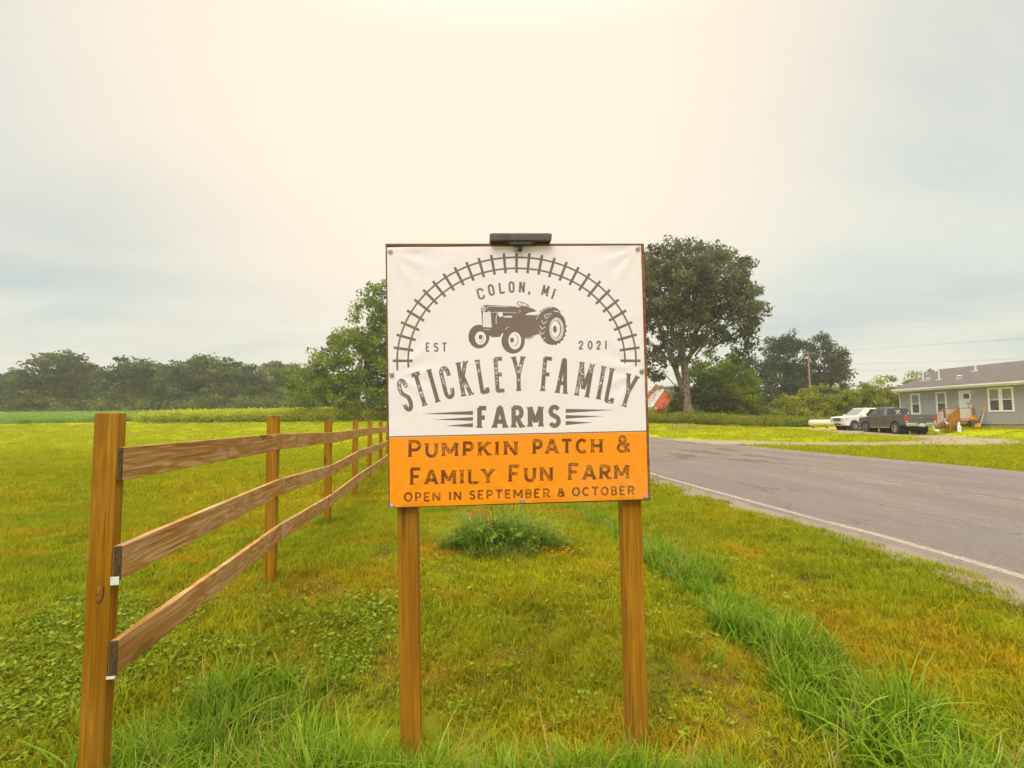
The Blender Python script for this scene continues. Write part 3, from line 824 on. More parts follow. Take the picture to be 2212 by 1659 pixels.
# shrub bank in front of them
sb = [(34.2, 62, 2.9, 3.0, .40, 'bright yellow green shrub at the left end of the bank behind the propane tank'), (37.6, 62.5, 3.6, 3.2, .38, 'tall bright shrub in the bank under the utility pole'),
      (41.2, 61.5, 3.2, 3.2, .55, 'shrub in the bank behind the white car'), (44.2, 62, 4.4, 3.3, .42, 'high yellow green shrub above the grey pickup cab'),
      (47.6, 60, 5.0, 3.2, .6, 'darker tall bush left of the house gutter'), (50.6, 61, 4.9, 3.0, .5, 'bush touching the house roof corner in the view'), (54.0, 62, 4.0, 3., .5, 'bush mostly hidden behind the grey house')]
for i, (x, y, h, r, tbs, lb) in enumerate(sb):
    h = h + 1.15
    shrub('bank_shrub', x, y, [(0, 0, h * .62, r * .75, 1.8, h * .40), (-r * .45, 0, h * .42, r * .6, 1.8, h * .40), (r * .5, -.3, h * .40, r * .6, 1.8, h * .38), (0, -.6, h * .22, r, 1.8, h * .24)], 120, 62, .62, .30,
          M['leaf_bright'], lb, .10, h * .4, 10, group='shrub bank behind the parked vehicles', tbase=.62 - (tbs - .38) * 1.1, tvar=.25)

# ------------------------------------------------------------------ instanced ground plants
SRC = bpy.data.collections.new('plant_sources')     # never linked to the scene
def source_set(nm, meshes):
    c = bpy.data.collections.new(nm)
    for i, me in enumerate(meshes):
        o = bpy.data.objects.new(nm, me); c.objects.link(o)
    return c
def scatter(name, P, scale, coll, ncoll, label, tilt=.15, kind='stuff'):
    n = len(P)
    me = bpy.data.meshes.new(name); me.vertices.add(n); me.vertices.foreach_set('co', np.ascontiguousarray(P, np.float32).ravel())
    def att(nm, ty, v, key='value'):
        a = me.attributes.new(nm, ty, 'POINT'); a.data.foreach_set(key, v)
    rot = np.stack([RNG.normal(0, tilt, n), RNG.normal(0, tilt, n), RNG.uniform(0, 6.283, n)], -1).astype(np.float32)
    att('turn', 'FLOAT_VECTOR', rot.ravel(), 'vector')
    att('size', 'FLOAT', (np.broadcast_to(scale, (n,)) * RNG.uniform(.75, 1.3, n)).astype(np.float32))
    att('pick', 'INT', RNG.integers(0, ncoll, n).astype(np.int32))
    me.update()
    o = link(name, me, None, None, label, None, None, kind)
    ng = bpy.data.node_groups.new(name, 'GeometryNodeTree')
    ng.interface.new_socket('Geometry', in_out='INPUT', socket_type='NodeSocketGeometry')
    ng.interface.new_socket('Geometry', in_out='OUTPUT', socket_type='NodeSocketGeometry')
    N = ng.nodes; gi = N.new('NodeGroupInput'); go = N.new('NodeGroupOutput')
    ci = N.new('GeometryNodeCollectionInfo'); ci.inputs['Collection'].default_value = coll
    ci.inputs['Separate Children'].default_value = True; ci.inputs['Reset Children'].default_value = True
    ip = N.new('GeometryNodeInstanceOnPoints'); ip.inputs['Pick Instance'].default_value = True
    def na(nm, ty):
        q = N.new('GeometryNodeInputNamedAttribute'); q.data_type = ty; q.inputs[0].default_value = nm; return q.outputs[0]
    L = ng.links
    L.new(gi.outputs[0], ip.inputs['Points']); L.new(ci.outputs[0], ip.inputs['Instance'])
    L.new(na('pick', 'INT'), ip.inputs['Instance Index']); L.new(na('turn', 'FLOAT_VECTOR'), ip.inputs['Rotation']); L.new(na('size', 'FLOAT'), ip.inputs['Scale'])
    L.new(ip.outputs[0], go.inputs[0])
    md = o.modifiers.new('scatter', 'NODES'); md.node_group = ng
    return o
def blades(name, n, rad, h, w, bend, segs, mat, tvar=.5):
    """tuft of curved tapering blades"""
    a = RNG.uniform(0, 6.283, n); r = rad * np.sqrt(RNG.random(n)); bx = r * np.cos(a); by = r * np.sin(a)
    az = RNG.uniform(0, 6.283, n); H = h * RNG.uniform(.55, 1.15, n); B = bend * RNG.uniform(.3, 1.4, n); Wd = w * RNG.uniform(.7, 1.3, n)
    V = []; Fq = []; tint = []
    for i in range(n):
        o = len(V); dx, dy = math.cos(az[i]), math.sin(az[i]); px, py = -dy, dx
        tv = random.random()
        for s in range(segs + 1):
            f = s / segs; hh = H[i] * (f - .45 * B[i] * f ** 3); out = H[i] * B[i] * f ** 2
            ww = Wd[i] * (1 - f ** 2.2) * .5 + .0003
            c = (bx[i] + dx * out, by[i] + dy * out, hh - .01)
            V.append((c[0] + px * ww, c[1] + py * ww, c[2])); V.append((c[0] - px * ww, c[1] - py * ww, c[2]))
        for s in range(segs):
            Fq.append((o + 2 * s, o + 2 * s + 1, o + 2 * s + 3, o + 2 * s + 2)); tint.append(tvar * tv + (1 - tvar) * s / max(1, segs - 1) if segs > 1 else tv)
    me = np_mesh(name, np.array(V), np.array(Fq))
    at = me.attributes.new('tint', 'FLOAT', 'FACE'); at.data.foreach_set('value', np.array(tint, np.float32))
    me.materials.append(mat)
    return me
def pts_in(n, fn):
    """n random points from a generator fn(n)->x,y then set on the ground"""
    x, y = fn(n); return np.stack([x, y, terrain(x, y)], -1)
def fan(y0, y1, dens, margin=.6):
    """random points on the ground seen by the camera between two distances"""
    xm = 1.08 * y1 + margin
    n = int(dens * 2 * xm * (y1 - y0)); x = RNG.uniform(-xm, xm, n); y = RNG.uniform(y0, y1, n)
    k = np.abs(x) < 1.08 * y + margin
    return x[k], y[k]
def lawn_ok(x, y, edge=0.):
    rd = road_d(x, y); wob = (fbm(x * 1.5, y * 1.5, 77) - .5) * .45
    k = (rd < -.46 + wob) | (rd > 8.65 + wob)
    k &= ~inside(x, y, DRIVE)
    return k
tuft_s = source_set('mown_tuft', [blades('mown_tuft', 30, .075, h_, .0048, .6, 2, M['lawn']) for h_ in (.045, .055, .065, .085)])
tuft_m = source_set('mown_tuft_wide', [blades('mown_tuft_wide', 60, .26, .075, .012, .5, 2, M['lawn']) for _ in range(3)])
tuft_l = source_set('lawn_patch', [blades('lawn_patch', 80, .7, .085, .035, .5, 1, M['lawn']) for _ in range(3)])
x, y = fan(1.1, 9, 430); k = lawn_ok(x, y)
thin = fbm(x * 1.6 + 3, y * 1.6, 55)
k &= (RNG.random(len(x)) < np.clip(1.75 - 1.9 * thin, .32, 1))
x, y = x[k], y[k]
sc_ = .8 + .55 * fbm(x * .9, y * .9, 56) + .35 * sm(-.2, -.9, road_d(x, y)) * 0
scatter('mown_grass', np.stack([x, y, terrain(x, y)], -1), sc_, tuft_s, 4, 'short mown grass round the sign and fence')
x, y = fan(9, 28, 44); k = lawn_ok(x, y) & (RNG.random(len(x)) < 1 - sm(18, 28, y)); x, y = x[k], y[k]
scatter('mown_grass', np.stack([x, y, terrain(x, y)], -1), 1.0, tuft_m, 3, 'short mown lawn in the middle distance')
x, y = fan(17, 60, 3.4); k = lawn_ok(x, y) & (RNG.random(len(x)) < sm(17, 28, y))
LAWN_END_L = 60.
k &= ~((x > 9) & (y > 50.5 - np.clip(x - 13, 0, 9) * .75)) & ~((x > 32) & (y < 50))
x, y = x[k], y[k]
scatter('mown_grass', np.stack([x, y, terrain(x, y)], -1), 1.0, tuft_l, 3, 'short mown lawn in the distance')
# dry straw-coloured tufts in patches
tuft_d = source_set('dry_tuft', [blades('dry_tuft', 22, .07, .05, .005, .8, 2, M['lawn_dead']) for _ in range(3)])
x, y = fan(1.6, 8, 45); k = lawn_ok(x, y) & (fbm(x * 1.3 + 9, y * 1.3, 91) > .56); x, y = x[k], y[k]
scatter('dry_grass', np.stack([x, y, terrain(x, y)], -1), 1., tuft_d, 3, 'dry yellowed grass patches in the lawn')
# long grass
long_a = source_set('long_grass_tuft', [blades('long_grass_tuft', 16, .07, .30, .0085, .75, 6, M['tall'], .6) for _ in range(5)] + [blades('long_grass_tuft', 12, .08, .36, .009, .9, 6, M['tall'], .6), blades('long_grass_tuft', 7, .06, .36, .004, .35, 5, M['straw'], .8)])
def strip(n, yl, yh, w0):
    y = yl + (yh - yl) * RNG.random(n) ** 1.4
    x = .98 + (8.9 - y) * .147 + RNG.normal(0, 1, n) * w0 * (1.45 - .45 * sm(2.6, 4.2, y))
    return x, y
x1, y1 = strip(560, 1.5, 5.0, .12); x2, y2 = strip(330, 5, 12, .11)
x3 = RNG.uniform(-1.1, 1.0, 420); y3 = 2.27 + RNG.normal(0, .09, 420)
k3 = y3 < 2.42; x3, y3 = x3[k3], y3[k3]
x4 = RNG.normal(-1.35, .28, 330); y4 = 2.42 + RNG.normal(0, .25, 330)
x5 = RNG.uniform(-1.9, -.8, 240); y5 = RNG.uniform(1.95, 2.35, 240)
x6 = np.concatenate([RNG.normal(px, .09, 14) for px in (-2.14, -2.5, -2.86, -3.26, -3.61)]); y6 = np.concatenate([RNG.normal(py, .12, 14) for py in (4.62, 7.05, 9.45, 11.85, 14.3)])
x = np.concatenate([x1, x2, x3, x4, x5, x6]); y = np.concatenate([y1, y2, y3, y4, y5, y6])
s = np.concatenate([1.15 - .30 * sm(2.4, 4.2, y1), np.full(len(x2), .85), np.full(len(x3), .82), np.full(len(x4), .95), np.full(len(x5), .7), np.full(len(x6), .55)])
s *= .30 + 1.15 * fbm(x * 2.6, y * 2.6, 71)
scatter('long_grass', np.stack([x, y, terrain(x, y) - .01], -1), s, long_a, 7, 'unmown long grass along the ditch and at the foot of the sign and fence posts', .2)
# low broad-leaved weeds left of the sign
def rosette(name, n, r, ls, mat, h=.05):
    a = RNG.uniform(0, 6.283, n); rr = r * np.sqrt(RNG.random(n)); C = np.stack([rr * np.cos(a), rr * np.sin(a), h * RNG.uniform(.3, 1.1, n)], -1)
    return leaf_cloud(name, C, ls * RNG.uniform(.6, 1.3, n), RNG.uniform(.1, 1, n), mat, flat=.75)
ivy = source_set('weed_rosette', [rosette('weed_rosette', 12, .10, .030, M['ivy'], .045) for _ in range(4)])
x = np.concatenate([RNG.uniform(-3.6, -.9, 4200), RNG.uniform(-.9, 2.5, 500)]); y = np.concatenate([RNG.uniform(1.7, 4.3, 4200), RNG.uniform(2.6, 5.5, 500)])
k = (fbm(x * 1.4, y * 1.4, 83) > .36 + .25 * RNG.random(len(x))) & lawn_ok(x, y); x, y = x[k], y[k]
scatter('ground_ivy', np.stack([x, y, terrain(x, y)], -1), 1., ivy, 4, 'low broad-leaved weeds in the grass by the near fence post', .2)

# weed clump behind the sign
clump = empty('weed_clump', (-.1, 5.72, tz(-.1, 5.72)), 0, 'tall clump of long grass and weeds growing behind the sign', 'grass clump')
V_, F_, T_ = [], [], []
def blade_cloud(name, n, rx, ry, h, w, bend, segs, mat, hump=True):
    V = []; Fq = []; tint = []
    for i in range(n):
        a = random.uniform(0, 6.283); r = math.sqrt(random.random()); bx, by = rx * r * math.cos(a), ry * r * math.sin(a)
        az = a + random.gauss(0, 1.0); H = h * random.uniform(.5, 1.15) * (1 - (.55 * r * r if hump else 0)); B = bend * random.uniform(.3, 1.5); W_ = w * random.uniform(.6, 1.3)
        dx, dy = math.cos(az), math.sin(az); px, py = -dy, dx; o = len(V); tv = random.random()
        for s in range(segs + 1):
            f = s / segs; hh = H * (f - .45 * B * f ** 3); out = H * B * f ** 2; ww = W_ * (1 - f ** 2.2) * .5 + .0003
            V.append((bx + dx * out + px * ww, by + dy * out + py * ww, hh - .01)); V.append((bx + dx * out - px * ww, by + dy * out - py * ww, hh - .01))
        for s in range(segs):
            Fq.append((o + 2 * s, o + 2 * s + 1, o + 2 * s + 3, o + 2 * s + 2)); tint.append(.7 * tv + .3 * s / segs)
    me = np_mesh(name, np.array(V), np.array(Fq)); at = me.attributes.new('tint', 'FLOAT', 'FACE'); at.data.foreach_set('value', np.array(tint, np.float32))
    me.materials.append(mat); return me
for bx_, by_, rx__, hh_, nn_ in ((-.22, .05, .34, .60, 620), (.22, .08, .32, .52, 520), (.0, -.22, .42, .36, 380), (.52, -.02, .18, .34, 140), (-.55, -.05, .16, .36, 130), (.05, .15, .15, .74, 60)):
    o = link('grass_blades', blade_cloud('grass_blades', nn_, rx__, rx__ * .75, hh_, .011, .8, 6, M['tall_pale'], hh_ < .7), None, clump, kind='stuff'); o.location = (bx_, by_, 0)
n = 260; a = RNG.uniform(0, 6.283, n); r = np.sqrt(RNG.random(n))
link('weed_leaves', leaf_cloud('weed_leaves', np.stack([.5 * r * np.cos(a), .36 * r * np.sin(a) - .05, .05 + .3 * RNG.random(n) * (1 - .6 * r * r)], -1), .075, RNG.uniform(.2, .9, n), M['ivy'], .4), None, clump, kind='stuff')
b = MB().ell((0, 0, -.02), (.5, .36, .09), 20, 8); b.build('soil_mound', M['dirt'], clump, smooth=True)
n = 170; Cq = np.stack([-.44 + RNG.normal(0, .07, n) + np.linspace(-.06, .12, n), 7.0 + RNG.normal(0, .06, n), tz(-.44, 7.) + .05 + .26 * (1 - np.linspace(0, 1, n) ** 1.) * RNG.random(n)], -1)
orange = empty('orange_weed', (-.44, 7.0, tz(-.44, 7.)), 0, 'small weed with bright orange dead leaves just under the sign', 'plant')
link('leaves', leaf_cloud('leaves', Cq - np.array([-.44, 7.0, tz(-.44, 7.)]), .055, RNG.random(n), M['orange_leaf'], .1), None, orange)
b = MB(); 
for q in range(7): b.tube([(0, 0, 0), (random.uniform(-.08, .12), random.uniform(-.05, .05), random.uniform(.12, .26))], [.004, .001], 4, False)
b.build('stem', M['bark'], orange)
n = 150
link('dead_leaves', leaf_cloud('dead_leaves', np.stack([RNG.normal(.47, .13, n), RNG.normal(5.5, .09, n), RNG.uniform(.12, .17, n)], -1), .05, RNG.random(n) * .6, M['orange_leaf'], .7),
     label='orange-brown dead leaves lying beside the weed clump', kind='stuff')
# weeds: strip beyond the left lawn, band beyond the right lawn, crop rows
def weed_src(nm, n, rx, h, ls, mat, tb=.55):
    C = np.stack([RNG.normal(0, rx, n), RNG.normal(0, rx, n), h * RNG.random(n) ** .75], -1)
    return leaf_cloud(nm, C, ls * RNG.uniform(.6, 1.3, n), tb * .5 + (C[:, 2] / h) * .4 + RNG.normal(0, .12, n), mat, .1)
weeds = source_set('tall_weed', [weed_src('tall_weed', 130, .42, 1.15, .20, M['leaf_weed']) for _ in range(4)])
n = 5200; x = RNG.uniform(-52, 9, n); y = 61.0 + RNG.random(n) * 11 + (fbm(x * .3, x * 0, 14) - .5) * 1.6
k = (x > -44 + (y - 61) * .6) | (RNG.random(n) < .0); x, y = x[k], y[k]
scatter('tall_weeds', np.stack([x, y, terrain(x, y)], -1), .8 + .45 * fbm(x * .4, y * .4, 15), weeds, 4, 'strip of tall yellow green weeds beyond the left lawn')
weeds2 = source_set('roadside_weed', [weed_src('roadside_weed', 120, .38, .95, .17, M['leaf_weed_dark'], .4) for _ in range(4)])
n = 6500; x = RNG.uniform(8, 46, n); y = RNG.uniform(43, 66, n)
lim = np.interp(x, [8, 13.2, 16.2, 18.6, 20.8, 24, 26.6, 31, 46], [52.5, 51.2, 49.8, 47.3, 45.4, 47.2, 51.5, 53, 55]) + (fbm(x * .5, y * 0, 16) - .5) * 1.2
k = (y > lim) & (y < lim + 9); x, y = x[k], y[k]
scatter('tall_weeds', np.stack([x, y, terrain(x, y)], -1), .30 + .85 * fbm(x * .6, y * .6, 17), weeds2, 4, 'band of tall weeds along the far edge of the right lawn')
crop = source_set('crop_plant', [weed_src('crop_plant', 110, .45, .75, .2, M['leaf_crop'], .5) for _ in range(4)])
n = 15000; x = RNG.uniform(-150, -5, n); y = RNG.uniform(59, 124, n)
k = (y > 62 + np.clip((x + 60) * .5, -4, 12)) & (np.abs(x) < 1.15 * y); x, y = x[k], y[k]
n = 5200; x2 = RNG.uniform(12, 62, n); y2 = RNG.uniform(60, 126, n); k = ~((x2 > 30) & (x2 < 56) & (y2 < 64)); x2, y2 = x2[k], y2[k]
x = np.concatenate([x, x2]); y = np.concatenate([np.round(y, 0) * 1. if False else y, y2])
k = ~((x > 22) & (x < 48) & (y > 84) & (x / y < .34)); x, y = x[k], y[k]
scatter('crop_field', np.stack([x, y, terrain(x, y)], -1), 1.1, crop, 4, 'low blue green field crop beyond the lawns')

# brush mound in the right lawn
md = empty('brush_pile', (14.3, 43.6, tz(14.3, 43.6)), 0, 'low pile of soil and brush lying in the lawn across the road', 'brush pile')
MB().ell((0, 0, 0), (1.25, .9, .32), 20, 8).ell((1.2, -.4, -.02), (1.0, .6, .16), 16, 6).build('soil_mound', M['dirt'], md, smooth=True)
n = 420; a = RNG.uniform(0, 6.283, n); r = np.sqrt(RNG.random(n))
link('dead_twigs', leaf_cloud('dead_twigs', np.stack([1.3 * r * np.cos(a) + .1, .8 * r * np.sin(a), .12 + .3 * RNG.random(n) * (1 - r * r * .7)], -1), .2, RNG.random(n) * .9, M['leaf_weed'], .3), None, md, kind='stuff')

# ------------------------------------------------------------------ the sign
# the printed artwork is drawn into an array (flat print), coordinates in metres on the 1.22 m board
RES = 1500
PX = RES / 1.22
_src = np.array([[1445.5, 913.7], [2414.4, 913.7], [1457.6, 1905.3], [2439.3, 1875.3]])
_dst = np.array([[0, 0], [1.22, 0], [0, 1.22], [1.22, 1.22]])
_A = []
for (u, v), (X_, Y_) in zip(_src, _dst):
    _A.append([u, v, 1, 0, 0, 0, -X_ * u, -X_ * v]); _A.append([0, 0, 0, u, v, 1, -Y_ * u, -Y_ * v])
_H = np.append(np.linalg.solve(np.array(_A), _dst.ravel()), 1).reshape(3, 3)
def rect(p, k, ox, oy):
    """measured artwork coordinates -> metres on the flat board"""
    p = np.atleast_2d(np.asarray(p, float)); q = np.c_[p[:, 0] / k + ox, p[:, 1] / k + oy, np.ones(len(p))] @ _H.T
    return q[:, :2] / q[:, 2:]
A1 = lambda p: rect(p, 2212 / 1060, 1400, 860)
A2 = lambda p: rect(p, 4.424, 1700, 1080)
A3 = lambda p: rect(p, 2212 / 1040, 1420, 1580)
INK = np.zeros((RES, RES), np.float32)       # 1 = ink
CORE = np.zeros((RES, RES), np.float32)      # inner area of distressed letters
def _win(P, pad):
    lo = np.floor(P.min(0) * PX - pad).astype(int); hi = np.ceil(P.max(0) * PX + pad).astype(int)
    lo = np.clip(lo, 0, RES - 1); hi = np.clip(hi, 1, RES)
    ys, xs = np.mgrid[lo[1]:hi[1], lo[0]:hi[0]]
    return lo, hi, xs + .5, ys + .5
def stroke(P, w, val=1., buf=None, cap=False):
    """P polyline in metres, w width in metres, butt ends"""
    buf = INK if buf is None else buf
    P = np.asarray(P, float); lo, hi, xs, ys = _win(P, w * PX + 2)
    if xs.size == 0: return
    Q = P * PX; best = np.full(xs.shape, 1e9)
    for i in range(len(Q) - 1):
        a, b_ = Q[i], Q[i + 1]; d = b_ - a; L = math.hypot(*d)
        if L < 1e-6: continue
        d = d / L; rx, ry = xs - a[0], ys - a[1]; t = rx * d[0] + ry * d[1]; n_ = np.abs(-rx * d[1] + ry * d[0])
        e0 = -t if (i == 0 and not cap) else None; e1 = (t - L) if (i == len(Q) - 2 and not cap) else None
        tc_ = np.clip(t, 0, L); rr = np.hypot(xs - (a[0] + d[0] * tc_), ys - (a[1] + d[1] * tc_))
        dist = rr - w * PX / 2
        if e0 is not None: dist = np.where(t < 0, np.maximum(e0, n_ - w * PX / 2), dist)
        if e1 is not None: dist = np.where(t > L, np.maximum(e1, n_ - w * PX / 2), dist)
        best = np.minimum(best, dist)
    cov = np.clip(.5 - best, 0, 1)
    s = buf[lo[1]:hi[1], lo[0]:hi[0]]
    s[:] = s * (1 - cov) + val * cov
def poly(P, val=1., buf=None):
    buf = INK if buf is None else buf
    P = np.asarray(P, float); lo, hi, xs, ys = _win(P, 2)
    cov = np.zeros(xs.shape)
    Q = P * PX
    for ox in (-.25, .25):
        for oy in (-.25, .25):
            cov += inside(xs + ox, ys + oy, [tuple(q) for q in Q])
    cov /= 4.
    s = buf[lo[1]:hi[1], lo[0]:hi[0]]; s[:] = s * (1 - cov) + val * cov
def arc(cx, cy, rx, ry, a0, a1, n=14):
    t = np.radians(np.linspace(a0, a1, n)); return [(cx + rx * math.cos(q), cy + ry * math.sin(q)) for q in t]
# letter shapes in a unit box, y down, each a list of centre lines
G = {
 'S': [[(.92, .22)] + arc(.5, .22, .42, .20, 0, -180, 9) + [(.08, .30), (.16, .42), (.84, .60), (.92, .72)] + [(.92, .78)] + arc(.5, .78, .42, .20, 0, 180, 9)[1:]],
 's': [arc(.5, .25, .38, .22, -25, -270, 12) + arc(.5, .74, .40, .24, -90, 155, 12)],
 'T': [[(.0, .02), (1., .02)], [(.5, 0), (.5, 1)]],
 'I': [[(.5, 0), (.5, 1)]],
 'C': [[(.92, .30), (.92, .22)] + arc(.5, .2, .42, .18, 0, -180, 9) + [(.08, .8)] + arc(.5, .8, .42, .18, 180, 0, 9) + [(.92, .70)]],
 'c': [arc(.54, .5, .46, .47, -45, -315, 18)],
 'K': [[(.12, 0), (.12, 1)], [(.92, 0), (.18, .58)], [(.38, .42), (.95, 1)]],
 'L': [[(.12, 0), (.12, 1)], [(.05, .98), (.92, .98)], [(.92, .86), (.92, 1.02)]],
 'E': [[(.12, 0), (.12, 1)], [(.05, .02), (.92, .02)], [(.12, .49), (.78, .49)], [(.05, .98), (.94, .98)]],
 'Y': [[(.04, 0), (.5, .55)], [(.96, 0), (.5, .55)], [(.5, .5), (.5, 1)]],
 'F': [[(.12, 0), (.12, 1)], [(.05, .02), (.94, .02)], [(.12, .49), (.78, .49)]],
 'A': [[(.03, 1), (.44, 0)], [(.97, 1), (.56, 0)], [(.2, .70), (.8, .70)], [(.36, .02), (.64, .02)]],
 'M': [[(.08, 1), (.08, 0)], [(.08, .0), (.5, .78)], [(.92, .0), (.5, .78)], [(.92, 0), (.92, 1)]],
 'R': [[(.14, 0), (.14, 1)], [(.08, .02), (.5, .02)] + arc(.55, .27, .36, .25, -90, 90, 10) + [(.14, .52)], [(.45, .52), (.95, 1)]],
 'P': [[(.16, 0), (.16, 1)], [(.08, .02), (.5, .02)] + arc(.55, .29, .36, .27, -90, 90, 10) + [(.16, .56)]],
 'B': [[(.16, 0), (.16, 1)], [(.08, .02), (.5, .02)] + arc(.54, .25, .32, .23, -90, 90, 9) + [(.16, .48)], [(.5, .48)] + arc(.54, .73, .38, .25, -90, 90, 9) + [(.08, .98)]],
 'U': [[(.1, 0), (.1, .62)] + arc(.5, .62, .4, .36, 180, 0, 12) + [(.9, 0)]],
 'N': [[(.1, 1), (.1, 0)], [(.1, 0), (.9, 1)], [(.9, 1), (.9, 0)]],
 'H': [[(.1, 0), (.1, 1)], [(.9, 0), (.9, 1)], [(.1, .5), (.9, .5)]],
 'O': [arc(.5, .5, .44, .47, 0, 360, 26)],
 'o': [[(.08, .25)] + arc(.5, .25, .42, .23, 180, 360, 9) + [(.92, .75)] + arc(.5, .75, .42, .23, 0, 180, 9) + [(.08, .25)]],
 '&': [[(.98, 1.0), (.30, .36)] + arc(.42, .22, .22, .20, 150, 400, 12) + [(.18, .56)] + arc(.42, .75, .34, .24, 200, 0, 12) + [(.80, .52)], [(.62, .52), (1.0, .52)]],
 '2': [[(.1, .3)] + arc(.5, .28, .4, .26, 180, 375, 12) + [(.12, .97), (.95, .97)]],
 '0': [arc(.5, .5, .42, .47, 0, 360, 26)],
 '1': [[(.35, .12), (.62, 0.02), (.62, 1)]],
 ',': [[(.55, .82), (.6, 1.0), (.4, 1.18)]],
}
SERIF = {'I': [(.5, 0), (.5, 1)], 'F': [(.12, 1)], 'T': [(.5, 1)], 'P': [(.16, 1)], 'K': [(.12, 0), (.12, 1), (.92, 0), (.95, 1)], 'Y': [(.04, 0), (.96, 0), (.5, 1)], 'A': [(.03, 1), (.97, 1)],
         'M': [(.08, 1), (.92, 1), (.08, 0), (.92, 0)], 'R': [(.14, 1), (.95, 1)], 'H': [(.1, 0), (.1, 1), (.9, 0), (.9, 1)], 'N': [(.1, 1), (.1, 0), (.9, 0)], 'U': [(.1, 0), (.9, 0)], 'L': [(.12, 0)]}
def glyph(ch, p0, ux, uy, w, serif=.3, core=0., tf=lambda q: q):
    """p0 top-left, ux/uy the box's width and height vectors (in the measured frame), w stroke width in metres"""
    p0 = np.array(p0, float); ux = np.array(ux, float); uy = np.array(uy, float)
    for L in G[ch]:
        P = tf(np.array([p0 + ux * a + uy * b_ for a, b_ in L]))
        stroke(P, w)
        if core: stroke(P, w * core, 1., CORE)
    if serif:
        uxn = tf(np.array([p0, p0 + ux])); d = (uxn[1] - uxn[0]) / np.linalg.norm(uxn[1] - uxn[0])
        uyn = tf(np.array([p0, p0 + uy])); e = (uyn[1] - uyn[0]) / np.linalg.norm(uyn[1] - uyn[0])
        for a, b_ in SERIF.get(ch, []):
            c = tf(np.array([p0 + ux * a + uy * b_]))[0]; inn = e * (1 if b_ < .5 else -1)
            hw = w * (.5 + serif)
            poly([c - d * hw, c + d * hw, c + d * w * .5 + inn * w * .55, c - d * w * .5 + inn * w * .55])
# railway arch
cx_, cy_, rx_, ry_ = 1120., 1030., 889., 765.
tt_ = np.linspace(math.pi, 2 * math.pi, 721)
ell_ = np.c_[cx_ + rx_ * np.cos(tt_), cy_ + ry_ * np.sin(tt_)]
seg_ = np.r_[0, np.cumsum(np.linalg.norm(np.diff(ell_, axis=0), axis=1))]
for off in (-43, 43):
    P = []
    for th_ in tt_:
        nx, ny = math.cos(th_) / rx_, math.sin(th_) / ry_; l_ = math.hypot(nx, ny)
        P.append((cx_ + rx_ * math.cos(th_) + off * nx / l_, cy_ + ry_ * math.sin(th_) + off * ny / l_))
    P = [(P[0][0] + 2, P[0][1] + (52 if off < 0 else 74))] + P + [(P[-1][0] - 1, P[-1][1] + (20 if off < 0 else 42))]
    Pm = A1(P)
    stroke(Pm, .0085)
for i in range(29):
    s_ = seg_[-1] * i / 28.; th_ = np.interp(s_, seg_, tt_)
    x_, y_ = cx_ + rx_ * math.cos(th_), cy_ + ry_ * math.sin(th_); nx, ny = math.cos(th_) / rx_, math.sin(th_) / ry_; l_ = math.hypot(nx, ny); nx /= l_; ny /= l_
    stroke(A1([(x_ - nx * 78, y_ - ny * 78), (x_ + nx * 78, y_ + ny * 78)]), .0125)
def upright(ch, top, bot, wid, w, serif=.3, core=0., tf=A1):
    top = np.array(top, float); bot = np.array(bot, float); uy = bot - top; e = uy / np.linalg.norm(uy); ux = np.array([e[1], -e[0]]) * wid
    glyph(ch, top - ux / 2, ux, uy, w, serif, core, tf)
for ch, t_, b_, w_ in [('S', (215, 1180), (285, 1415), 92), ('T', (330, 1130), (405, 1380), 100), ('I', (435, 1098), (507, 1352), 40), ('C', (548, 1082), (605, 1318), 96), ('K', (690, 1038), (735, 1302), 104),
                       ('L', (832, 1020), (874, 1278), 84), ('E', (978, 1010), (998, 1268), 96), ('Y', (1133, 998), (1137, 1265), 112), ('F', (1368, 1008), (1347, 1268), 96), ('A', (1494, 1018), (1468, 1284), 98),
                       ('M', (1672, 1048), (1628, 1308), 130), ('I', (1802, 1073), (1757, 1330), 40), ('L', (1888, 1093), (1838, 1352), 88), ('Y', (2030, 1140), (1957, 1388), 112)]:
    upright(ch, t_, b_, w_ - 32, .0185, .28, .62)
for ch, t_, b_, w_ in [('F', (855, 1396), (855, 1553), 92), ('A', (990, 1393), (990, 1551), 118), ('R', (1125, 1391), (1127, 1549), 108), ('M', (1266, 1390), (1268, 1543), 130), ('s', (1415, 1385), (1417, 1540), 106)]:
    upright(ch, t_, b_, w_ - 28, .021, .25, 0)
for W3 in ([(375, 1444), (780, 1420), (780, 1452)], [(465, 1490), (780, 1468), (780, 1498)], [(565, 1537), (780, 1515), (780, 1548)],
           [(1503, 1405), (1890, 1413), (1503, 1437)], [(1503, 1453), (1805, 1462), (1503, 1482)], [(1503, 1500), (1715, 1511), (1503, 1532)]):
    poly(A1(W3))
for ch, c_, rot, w_ in [('C', (840, 507), -17, 60), ('o', (922, 478), -12, 52), ('L', (1003, 462), -7, 48), ('o', (1081, 455), -2, 50), ('N', (1162, 456), 3, 50), (',', (1222, 462), 6, 26), ('M', (1345, 482), 14, 58), ('I', (1408, 508), 19, 16)]:
    r_ = math.radians(rot); e = np.array([-math.sin(r_), math.cos(r_)]); c_ = np.array(c_, float)
    upright(ch, c_ - e * 40, c_ + e * 40, w_ - 13, .0092, .22)
for ch, x_, w_ in [('E', 428, 36), ('s', 492, 40), ('T', 557, 40)]: upright(ch, (x_, 892), (x_, 956), w_ - 8, .0072, .15)
for ch, x_, w_ in [('2', 1622, 38), ('0', 1694, 40), ('2', 1760, 38), ('1', 1815, 26)]: upright(ch, (x_, 877), (x_, 939), w_ - 8, .0074, 0)
